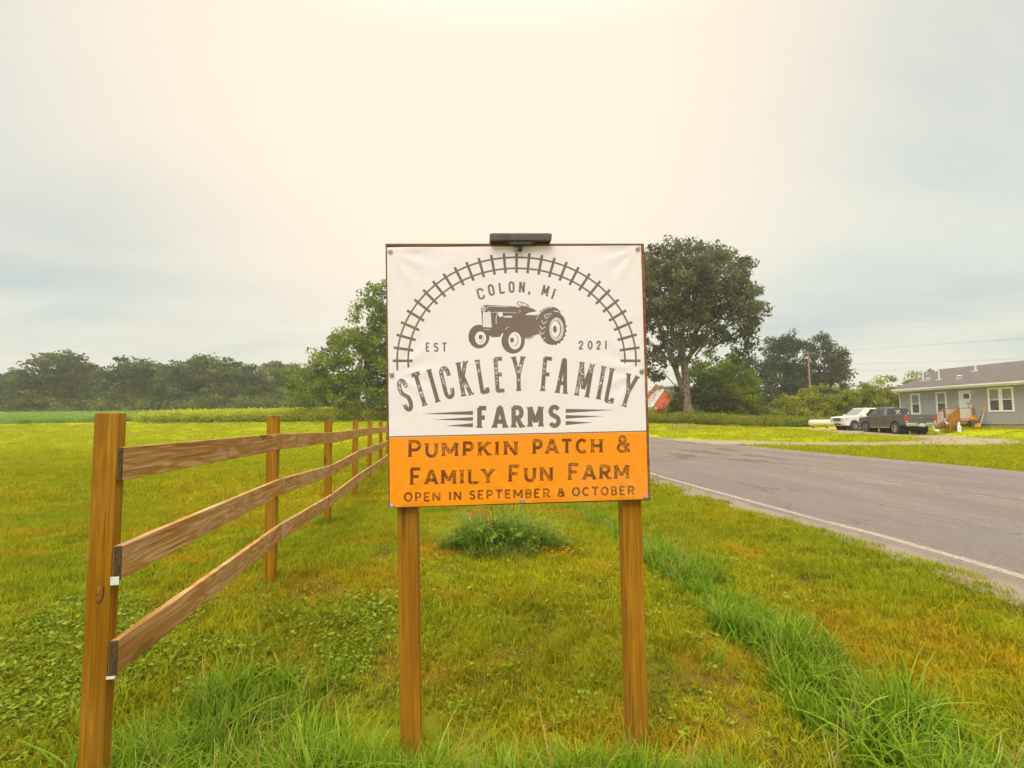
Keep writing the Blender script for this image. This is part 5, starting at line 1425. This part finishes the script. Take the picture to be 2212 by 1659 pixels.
# garden geese and other things at the porch
def goose(s, off, z, label, turn=0.):
    p_ = hw_pt(s, off, z); g = empty('goose_statue', p_, HA + turn, label, 'goose statue', 'white goose statues at the porch steps')
    b = MB(); b.ell((0, 0, .20), (.17, .10, .11), 14, 8, Matrix.Rotation(-.35, 3, 'Y')).ell((.16, 0, .13), (.08, .04, .05), 10, 6)
    b.build('body', M['statue'], g, smooth=True)
    MB().tube([(-.10, 0, .24), (-.17, 0, .33), (-.19, 0, .43), (-.18, 0, .50)], [.055, .036, .028, .030], 8).ell((-.195, 0, .52), (.045, .032, .034), 10, 6).build('neck', M['statue'], g, smooth=True)
    MB().tube([(-.23, 0, .52), (-.29, 0, .505)], [.016, .005], 6).build('beak', M['yellow_plastic'], g)
    MB().cyl((0, .03, 0), (0, .03, .12), .01, 6).cyl((0, -.03, 0), (0, -.03, .12), .01, 6).box(-.06, .02, .01, .05, 0, .012).box(-.06, .02, -.05, -.01, 0, .012).build('feet', M['yellow_plastic'], g)
goose(4.62, 2.14, tz(*hw_pt(4.62, 2.14, 0)[:2]) , 'white goose statue at the left foot of the porch steps', .25)
goose(5.18, 1.80, .81, 'white goose statue standing on the porch steps at the right', .1)
pb = hw_pt(5.86, 1.72, 0); rb = empty('rabbit_statue', (pb.x, pb.y, tz(pb.x, pb.y)), HA, 'upright white animal statue on the grass before the porch', 'statue')
MB().lathe([(.11, 0), (.13, .06), (.11, .2), (.12, .34), (.09, .46), (.05, .52)], (0, 0, 0), 'z', 14).build('body', M['statue'], rb, smooth=True)
MB().ell((-.01, 0, .58), (.085, .075, .08), 12, 8).ell((-.09, 0, .565), (.035, .03, .025), 8, 6).build('head', M['statue'], rb, smooth=True)
for q_ in (-.04, .04): MB().ell((.01, q_, .68), (.02, .018, .06), 8, 6).build('ear', M['statue'], rb, smooth=True)
for q_ in (-.07, .07): MB().tube([(-.03, q_, .40), (.10, q_ * 1.1, .34), (.16, q_ * .8, .36)], [.03, .026, .02], 8).build('arm', M['statue'], rb, smooth=True)
pb = hw_pt(5.62, .35, 0); fp = empty('flower_pot', (pb.x, pb.y, 1.10), 0, 'upper pot of yellow flowers at the right end of the porch', 'flower pot')
MB().lathe([(.09, 0), (.12, .02), (.15, .18), (.16, .2), (.14, .2)], (0, 0, 0), 'z', 14).build('pot', M['pot'], fp)
n = 520; d = RNG.normal(size=(n, 3)); d /= np.linalg.norm(d, axis=1, keepdims=True); d[:, 2] = np.abs(d[:, 2])
link('flowers', leaf_cloud('flowers', d * np.array([.25, .25, .26]) * RNG.random((n, 1)) ** .3 + np.array([0, 0, .2]), .07, RNG.random(n), M['flowers']), None, fp, kind='stuff')
fp2 = copy_tree(fp); pb = hw_pt(5.75, .55, 0); fp2.location = (pb.x, pb.y, tz(pb.x, pb.y) + .35); fp2['label'] = 'yellow flowers hanging low by the right porch post'
st = empty('plant_stand', (pb.x, pb.y, tz(pb.x, pb.y)), 0, 'low dark stand holding the lower yellow flowers', 'stand')
ub = hw_pt(5.62, .35, 0); us = MB().cyl((0, 0, -.02), (0, 0, .34), .13, 12).build('barrel', M['foundation'], None); us.location = (ub.x, ub.y, 1.10 - .34); tag(us, 'pale tub under the upper yellow flowers', 'tub')
b = MB().lathe([(.13, .33), (.14, .345)], (0, 0, 0), 'z', 12); [b.cyl((.10 * math.cos(a), .10 * math.sin(a), 0), (.10 * math.cos(a), .10 * math.sin(a), .34), .01, 5) for a in (0, 2.1, 4.2)]
b.build('frame', M['iron'], st)
# snow shovel leaning on the wall, with a walking stick beside it
ps = hw_pt(5.95, .0, 0); sv = empty('snow_shovel', hw_pt(6.02, .42, .76), HA, 'orange snow shovel leaning on the siding right of the porch', 'shovel')
MB().tube([(-.02, -.02, .22), (-.06, .12, .5), (.03, .26, .85), (.02, .36, 1.12)], .014, 8).build('bent_handle', M['iron'], sv)
MB().cyl((.10, .10, .30), (.13, .37, 1.16), .02, 8).build('shaft', M['baluster'], sv)
MB().box(.06, .2, .33, .385, 1.05, 1.32).build('grip', M['orange_plastic'], sv, bevel=.02)
b = MB(); b.quad8([(-.24, -.14, 0), (.22, -.14, 0), (.20, -.04, .26), (-.18, -.04, .26), (-.24, -.12, 0), (.22, -.12, 0), (.20, -.02, .26), (-.18, -.02, .26)])
b.build('blade', M['orange_plastic'], sv, bevel=.006)
pg = hw_pt(3.25, 1.6, 0); gt = empty('garden_table', (pg.x, pg.y, tz(pg.x, pg.y)), HA, 'small dark table with a red pot under it, left of the steps', 'table')
b = MB().lathe([(.12, .53), (.34, .60), (.35, .62)], (0, 0, 0), 'z', 16); b.build('table_top', M['iron'], gt)
MB().cyl((0, 0, .1), (0, 0, .55), .03, 8).build('leg', M['iron'], gt)
MB().lathe([(.16, 0), (.2, .05), (.19, .2), (.1, .3)], (0, 0, 0), 'z', 14).build('red_pot', M['red_ball'], gt)

# ------------------------------------------------------------------ vehicles
def arch(cx, r, z0, a0=0., n=10, cz=.40):
    """points of a wheel opening from rear to front at body bottom z0"""
    s = math.asin(min(1, (z0 - cz) / r)) if z0 > cz else -math.asin(min(1, (cz - z0) / r))
    return [(cx - r * math.cos(t), cz + r * math.sin(t)) for t in np.linspace(s, math.pi - s, n)]
def wheel_obj(name, parent, x, y, r, w, side, spokes=5):
    wr = MB().lathe([(r * .62, -w / 2), (r * .93, -w / 2), (r, -w * .32), (r, w * .32), (r * .93, w / 2), (r * .62, w / 2)], (x, y, r), 'y', 28).build('wheel', M['tyre'], parent)
    yo = y + side * w * .5
    b = MB().lathe([(r * .62, 0), (r * .60, side * .008), (r * .52, -side * .03)] , (x, yo, r), 'y', 24); b.build('rim', M['alloy'], wr)
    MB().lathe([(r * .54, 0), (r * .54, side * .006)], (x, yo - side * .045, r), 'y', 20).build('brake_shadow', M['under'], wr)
    b = MB()
    for k in range(spokes):
        a = 2 * math.pi * k / spokes + .3; ca, sa = math.cos(a), math.sin(a); w2 = r * .11
        px_, pz_ = -sa * w2, ca * w2; R1 = r * .58
        y0_, y1_ = sorted((yo - side * .030, yo - side * .004))
        b.quad8([(x - px_, y0_, r - pz_), (x + ca * R1 - px_ * .8, y0_, r + sa * R1 - pz_ * .8), (x + ca * R1 + px_ * .8, y0_, r + sa * R1 + pz_ * .8), (x + px_, y0_, r + pz_),
                 (x - px_, y1_, r - pz_), (x + ca * R1 - px_ * .8, y1_, r + sa * R1 - pz_ * .8), (x + ca * R1 + px_ * .8, y1_, r + sa * R1 + pz_ * .8), (x + px_, y1_, r + pz_)])
    b.lathe([(r * .14, -.02), (r * .12, .012)] if side > 0 else [(r * .14, .02), (r * .12, -.012)], (x, yo, r), 'y', 12)
    b.build('spoke_set', M['alloy'], wr)
    return wr
def frustum(B, T): return MB().quad8([*B, *T])
def panel(Q, u0, u1, v0, v1, off, name, mat, parent, th=.006, skew=0.):
    """thin pane on a quad Q = (bottom-left, bottom-right, top-right, top-left)"""
    q = [Vector(p_) for p_ in Q]; nrm = (q[1] - q[0]).cross(q[3] - q[0]).normalized()
    def at(u, v): return (q[0].lerp(q[1], u)).lerp(q[3].lerp(q[2], u), v)
    c = [at(u0, v0), at(u1, v0), at(u1 - skew, v1), at(u0 + skew, v1)]
    lo = [p_ + nrm * (off - th) for p_ in c]; hi = [p_ + nrm * off for p_ in c]
    return MB().quad8([*lo, *hi]).build(name, mat, parent)
# grey pickup
a_t = math.radians(84); TR0 = Vector((26.9, 36.5)) + Vector((math.sin(a_t), -math.cos(a_t))) * .87
truck = empty('pickup_truck', (TR0.x, TR0.y, tz(TR0.x, TR0.y) + .02), a_t, 'dark grey-green crew cab pickup seen from behind, parked before the house', 'pickup truck')
P_ = [(-1.16, .66)] + [(-.56, .62)] + arch(0, .53, .60, cz=.42) + [(.58, .52), (3.0, .50)] + arch(3.6, .53, .58, cz=.42) + [(4.20, .56), (4.42, .58), (4.50, .80), (4.46, 1.08), (4.30, 1.19), (3.2, 1.30), (1.12, 1.32), (-1.18, 1.33)]
b = MB(); b.prism(P_, -.97, .97, 'y'); b.build('body', M['truck_paint'], truck, bevel=.05)
MB().box(-1.10, 1.05, -.84, .84, 1.325, 1.336).build('dark_bed_panel', M['under'], truck)  # dark sheet added in place of the open bed's dark inside
for s in (-1, 1):
    MB().box(-1.17, 1.08, s * .90 - .06, s * .90 + .06, 1.32, 1.365).build('bed_rail', M['truck_paint'], truck, bevel=.02)
MB().box(-1.215, -1.165, -.80, .80, .78, 1.345).build('tailgate', M['truck_paint'], truck, bevel=.02)
MB().box(-1.222, -1.214, -.74, .74, 1.00, 1.02).build('tailgate_crease', M['under'], truck)
MB().box(-1.226, -1.2145, -.07, .07, 1.13, 1.19).build('emblem', M['chrome'], truck)
Bq = [(1.10, -.92, 1.31), (3.22, -.92, 1.28), (3.22, .92, 1.28), (1.10, .92, 1.31)]; Tq = [(1.28, -.74, 1.915), (2.42, -.74, 1.92), (2.42, .74, 1.92), (1.28, .74, 1.915)]
frustum(Bq, Tq).build('cab', M['truck_paint'], truck, bevel=.05)
MB().box(1.34, 2.36, -.70, .70, 1.905, 1.945).build('roof', M['truck_paint'], truck, bevel=.03)
Lq = (Bq[2], Bq[3], Tq[3], Tq[2])       # left side, seen from outside: front on the viewer's left
panel(Lq, .30, .54, .10, .88, .012, 'side_window', M['car_glass'], truck)
panel(Lq, .58, .84, .10, .88, .012, 'side_window', M['car_glass'], truck)
b = MB(); q = [Vector(p_) for p_ in Lq]
at = lambda u, v: (q[0].lerp(q[1], u)).lerp(q[3].lerp(q[2], u), v)
nn = (q[1] - q[0]).cross(q[3] - q[0]).normalized()
Rq = (Bq[0], Bq[1], Tq[1], Tq[0])
panel(Rq, .15, .42, .10, .88, .012, 'side_window', M['car_glass'], truck); panel(Rq, .46, .72, .10, .88, .012, 'side_window', M['car_glass'], truck)
Kq = (Bq[3], Bq[0], Tq[0], Tq[3])
rw = panel(Kq, .08, .92, .10, .84, .012, 'rear_window', M['car_glass'], truck)
for sgn in (1, -1):
    q_ = [Vector(p_) for p_ in Kq]; k_n = (q_[1] - q_[0]).cross(q_[3] - q_[0]).normalized()
    c_ = lambda u, v, o=.018: (q_[0].lerp(q_[1], u)).lerp(q_[3].lerp(q_[2], u), v) + k_n * o
    MB().tube([c_(.5 - .09 * sgn, .18), c_(.5 + .09 * sgn, .62)], .022, 4).build('window_decal', M['decal'], rw)
MB().tube([c_(.40, .58), c_(.45, .66), c_(.5, .58), c_(.55, .66), c_(.60, .58)], .018, 4).build('window_decal', M['decal'], rw)
MB().tube([c_(.86, .18), c_(.89, .28)], .05, 6).build('window_decal', M['decal'], rw)
Wq = (Bq[1], Bq[2], Tq[2], Tq[1]); panel(Wq, .05, .95, .06, .93, .012, 'windscreen', M['car_glass'], truck)
MB().box(1.245, 1.285, -.17, .17, 1.885, 1.935).build('brake_light', M['red_lens'], truck, bevel=.01)
for s in (-1, 1):
    MB().box(-1.205, -1.08, s * .885 - .095, s * .885 + .095, .93, 1.24).build('tail_light', M['red_lens'], truck, bevel=.02)
    MB().box(-1.212, -1.2, s * .885 - .06, s * .885 + .06, .86, .925).build('reverse_light', M['clear_lens'], truck)
    MB().box(4.36, 4.515, s * .74 - .17, s * .74 + .17, .90, 1.06).build('headlight', M['clear_lens'], truck, bevel=.03)
    MB().tube([(2.95, s * .95, 1.34), (2.95, s * 1.06, 1.36)], .03, 6).build('mirror_arm', M['under'], truck)
    MB().box(2.90, 2.99, s * 1.10 - .075, s * 1.10 + .075, 1.30, 1.52).build('mirror', M['under'], truck, bevel=.02)
    MB().box(1.20, 1.36, s * .975 - .008, s * .975 + .008, 1.14, 1.18).build('door_handle', M['truck_paint'], truck)
    MB().box(2.18, 2.34, s * .975 - .008, s * .975 + .008, 1.14, 1.18).build('door_handle', M['truck_paint'], truck)
    for xd in (1.12, 2.14, 3.14):
        MB().box(xd, xd + .012, s * .9715 - .002, s * .9715 + .002, .60, 1.27).build('door_gap', M['under'], truck)
    MB().box(.62, 2.98, s * .90 - .05, s * .90 + .05, .44, .52).build('running_board', M['chrome'], truck, bevel=.01)
    for xw in (0, 3.6): wheel_obj('wheel', truck, xw, s * .83, .42, .29, s)
    for xw in (0, 3.6): MB().lathe([(.50, -.30), (.50, .30)], (xw, s * .60, .42), 'y', 20).build('wheel_well', M['under'], truck)
MB().box(-1.36, -1.20, -.97, -.26, .58, .80).box(-1.36, -1.20, .26, .97, .58, .80).box(-1.33, -1.20, -.26, .26, .55, .70).build('rear_bumper', M['chrome'], truck, bevel=.03)
MB().box(1.075, 1.10, -.973, .973, .70, 1.30).build('bed_gap', M['under'], truck)
MB().box(-1.345, -1.335, -.16, .16, .62, .77).build('number_plate', M['plate'], truck)
MB().cyl((-1.50, 0, .54), (-1.2, 0, .54), .03, 8).ell((-1.46, 0, .60), (.03, .03, .03), 8, 6).build('tow_hitch', M['chrome'], truck)
MB().box(4.42, 4.54, -.92, .92, .48, .70).build('front_bumper', M['chrome'], truck, bevel=.04)
MB().box(-1.1, 4.3, -.45, .45, .36, .62).cyl((0, -.7, .42), (0, .7, .42), .07, 8).ell((0, 0, .42), (.16, .16, .16), 10, 6).box(-1.05, -.5, .2, .5, .34, .5).build('chassis', M['under'], truck)

# white sport utility car
a_s = math.radians(184); SL = Vector((-math.sin(a_s), math.cos(a_s)))
FLw = Vector((27.75, 42.5)); hd = Vector((math.cos(a_s), math.sin(a_s))); RC = FLw - hd * 2.62 - SL * .78
suv = empty('white_suv', (RC.x, RC.y, tz(FLw.x, FLw.y) + .04), a_s, 'white sport utility car facing left, partly hidden behind the pickup', 'car')
P_ = [(-.86, .50)] + arch(0, .42, .42, cz=.37) + [(.45, .34), (2.18, .34)] + arch(2.62, .42, .42, cz=.37) + [(3.08, .34), (3.46, .38), (3.54, .62), (3.52, .92), (3.38, 1.05), (2.30, 1.15), (1.9, 1.16), (-.82, 1.16), (-.92, .9)]
MB().prism(P_, -.90, .90, 'y').build('body', M['suv_paint'], suv, bevel=.06)
Bq = [(-.86, -.87, 1.13), (2.26, -.87, 1.11), (2.26, .87, 1.11), (-.86, .87, 1.13)]; Tq = [(-.70, -.72, 1.72), (1.40, -.72, 1.74), (1.40, .72, 1.74), (-.70, .72, 1.72)]
frustum(Bq, Tq).build('cabin', M['suv_paint'], suv, bevel=.05)
MB().box(-.55, 1.3, -.68, -.64, 1.76, 1.80).build('roof_rail', M['iron'], suv); MB().box(-.55, 1.3, .64, .68, 1.76, 1.80).build('roof_rail', M['iron'], suv)
Lq = (Bq[2], Bq[3], Tq[3], Tq[2]); Rq = (Bq[0], Bq[1], Tq[1], Tq[0]); Wq = (Bq[1], Bq[2], Tq[2], Tq[1]); Kq = (Bq[3], Bq[0], Tq[0], Tq[3])
for Q_, us in ((Lq, ((.22, .44), (.47, .68), (.71, .95))), (Rq, ((.05, .29), (.32, .53), (.56, .78)))):
    for u0, u1 in us: panel(Q_, u0, u1, .10, .84, .012, 'side_window', M['car_glass'], suv)
ws = panel(Wq, .05, .95, .05, .93, .012, 'windscreen', M['pale_pane'], suv)  # windscreen coloured pale all over; no curtain there
panel(Kq, .08, .92, .2, .85, .012, 'rear_window', M['car_glass'], suv)
for s in (-1, 1):
    MB().box(3.36, 3.56, s * .64 - .18, s * .64 + .18, .80, .99).build('headlight', M['clear_lens'], suv, bevel=.03)
    MB().box(3.30, 3.47, s * .865 - .045, s * .865 + .045, .82, .98).build('turn_signal', M['amber_lens'], suv, bevel=.02)
    MB().box(3.48, 3.565, s * .62 - .08, s * .62 + .08, .46, .54).build('fog_lamp', M['clear_lens'], suv, bevel=.02)
    MB().box(2.02, 2.12, s * 1.0 - .08, s * 1.0 + .08, 1.08, 1.26).build('mirror', M['suv_paint'], suv, bevel=.03)
    for xd in (.62, 1.62, 2.2): MB().box(xd, xd + .012, s * .9015 - .002, s * .9015 + .002, .46, 1.06).build('door_gap', M['under'], suv)
    for xd in (.70, 1.70): MB().box(xd, xd + .14, s * .905 - .008, s * .905 + .008, .93, .965).build('door_handle', M['suv_paint'], suv)
    for xw in (0, 2.62):
        wheel_obj('wheel', suv, xw, s * .79, .355, .23, s)
        MB().lathe([(.41, -.26), (.41, .24)], (xw, s * .62, .37), 'y', 20).build('wheel_well', M['under'], suv)
for z_ in (.74, .83, .92): MB().box(3.50, 3.575, -.42, .42, z_, z_ + .05).build('grille_bar', M['under'], suv)
MB().box(3.50, 3.57, -.36, .36, .44, .54).build('lower_grille', M['under'], suv)
MB().box(3.555, 3.572, -.16, .16, .58, .66).build('number_plate', M['plate'], suv)
MB().box(-.7, 3.2, -.6, .6, .22, .42).build('chassis', M['under'], suv)

suv.scale = (.94, 1., 1.06)
# propane tank
tk = empty('propane_tank', (29.45, 49.7, tz(29.45, 49.7)), .03, 'cream coloured propane tank with rusty cap, left of the white car', 'gas tank')
r_ = .30; b = MB(); b.lathe([(.05, -1.15), (.16, -1.12), (.25, -1.05), (.295, -.95), (r_, -.85), (r_, .85), (.295, .95), (.25, 1.05), (.16, 1.12), (.05, 1.15)], (0, 0, .50), 'x', 28); b.build('tank', M['tank'], tk, smooth=True)
MB().lathe([(.12, .78), (.13, .80), (.13, .89), (.08, .92)], (0, 0, 0), 'z', 14).build('cap', M['rust'], tk)
for q_ in (-.62, .62): MB().box(q_ - .06, q_ + .06, -.2, .2, -.1, .25).build('foot', M['foundation'], tk)

# utility pole and wires
up_ = empty('utility_pole', (43.2, 75, tz(43.2, 75)), 0, 'wooden utility pole with a crossarm in front of the two dark trees', 'utility pole')
zt_ = 1.5 + .128 * 75 - tz(43.2, 75)
MB().tube([(0, 0, -.3), (-.05, 0, zt_)], [.17, .11], 10).build('pole', M['pole_wood'], up_)
MB().box(-1.0, .95, -.16, -.10, zt_ - .32, zt_ - .20).build('crossarm', M['pole_wood'], up_)
for q_ in (-.9, -.35, .85): MB().lathe([(.035, zt_ - .2), (.05, zt_ - .12), (.03, zt_ - .05)], (q_, -.13, 0), 'z', 8).build('insulator', M['iron'], up_)
def wire(a, b_, sag, r=.013):
    a, b_ = Vector(a), Vector(b_); return [a.lerp(b_, k / 16) + Vector((0, 0, -sag * 4 * (k / 16) * (1 - k / 16))) for k in range(17)]
zt0 = tz(43.2, 75) + zt_
for (pa, pb_, sg, lb) in (((43.2 - .9, 74.87, zt0 - .06), (70, 34, 9.6), .5, 'upper thin cable running right from the utility pole'), ((43.2, 74.87, zt0 - 1.9), (66, 34, 6.9), .5, 'lower thin cable running right from the utility pole'),
                          ((43.2 - .9, 74.87, zt0 - .06), (7, 128, 9.), .8, 'thin cable running left from the utility pole behind the trees')):
    tag(MB().tube(wire(pa, pb_, sg), .011, 4, False).build('cable', M['wire']), lb, 'cable', 'cables of the utility pole')

# red barn
barn = empty('red_barn', (38.3, 130, 2.95), .50, 'bright red barn with grey tin roofs beside the cottonwood', 'barn')
def gable(parent, xc, y0, y1, xl, xr, ze_l, ze_r, za, wname='wall'):
    b = MB(); b.prism([(xl, 0), (xr, 0), (xr, ze_r), (xc, za), (xl, ze_l)], y0, y1, 'y'); b.build(wname, M['barn_red'], parent)
    for (xe, ze) in ((xl, ze_l), (xr, ze_r)):
        dx, dz = xe - xc, ze - za; l_ = math.hypot(dx, dz); nx, nz = (-dz / l_, dx / l_) if dx < 0 else (dz / l_, -dx / l_)
        if nz < 0: nx, nz = -nx, -nz
        e = (xe + dx / l_ * .35, ze + dz / l_ * .35)
        # tin sheets laid side by side
        n_ = max(3, int((y1 - y0) / 1.1)); w_ = (y1 - y0 + .6) / n_
        for k in range(n_):
            ya = y0 - .3 + k * w_; o_ = .05 + (k % 2) * .03
            q = [(xc, ya), (e[0], ya)]
            b = MB().quad8([(xc + nx * .02, ya, za + nz * .02 + .03), (e[0] + nx * .02, ya, e[1] + nz * .02), (e[0] + nx * .02, ya + w_ - .03, e[1] + nz * .02), (xc + nx * .02, ya + w_ - .03, za + nz * .02 + .03),
                            (xc + nx * (.02 + o_), ya, za + nz * (.02 + o_) + .03), (e[0] + nx * (.02 + o_), ya, e[1] + nz * (.02 + o_)), (e[0] + nx * (.02 + o_), ya + w_ - .03, e[1] + nz * (.02 + o_)), (xc + nx * (.02 + o_), ya + w_ - .03, za + nz * (.02 + o_) + .03)])
            b.build('roof_sheet', M['tin_roof'], parent)
gable(barn, 0, 3.2, 18, -4.0, 4.0, 3.7, 4.0, 7.55)
gable(barn, -.3, 0, 3.1, -4.2, 6.0, 1.75, 2.6, 5.85, 'lean_to_wall')
wn_ = MB().box(-3.7, -2.6, -.07, -.005, .8, 1.55).build('window', M['iron'], barn); MB().box(-3.5, -2.8, -.1, -.071, .92, 1.42).build('pane', M['white_trim'], wn_)
MB().box(.2, 1.4, -.06, -.005, .85, 1.75).build('door_opening', M['under'], barn)
sh = MB().box(-.4, .4, -.5, .5, 0, 1.2).build('red_feed_box', M['barn_red'], None); sh.location = (17.1, 60.2, tz(17.1, 60.2)); tag(sh, 'small red box in the weeds left of the cottonwood trunk', 'box')

# ------------------------------------------------------------------ moist air
hz = MB().box(-395, 395, -60, 455, -1.6, 27).build('haze', None, None, label='thin warm mist over the fields', kind='stuff')
m = bpy.data.materials.new('haze_air'); m.use_nodes = True
for nd in list(m.node_tree.nodes):
    if nd.type != 'OUTPUT_MATERIAL': m.node_tree.nodes.remove(nd)
pv = m.node_tree.nodes.new('ShaderNodeVolumePrincipled')
pv.inputs['Color'].default_value = (1.0, .96, .90, 1); pv.inputs['Density'].default_value = .0007; pv.inputs['Anisotropy'].default_value = .3
m.node_tree.links.new(pv.outputs[0], m.node_tree.nodes['Material Output'].inputs['Volume'])
hz.data.materials.append(m)
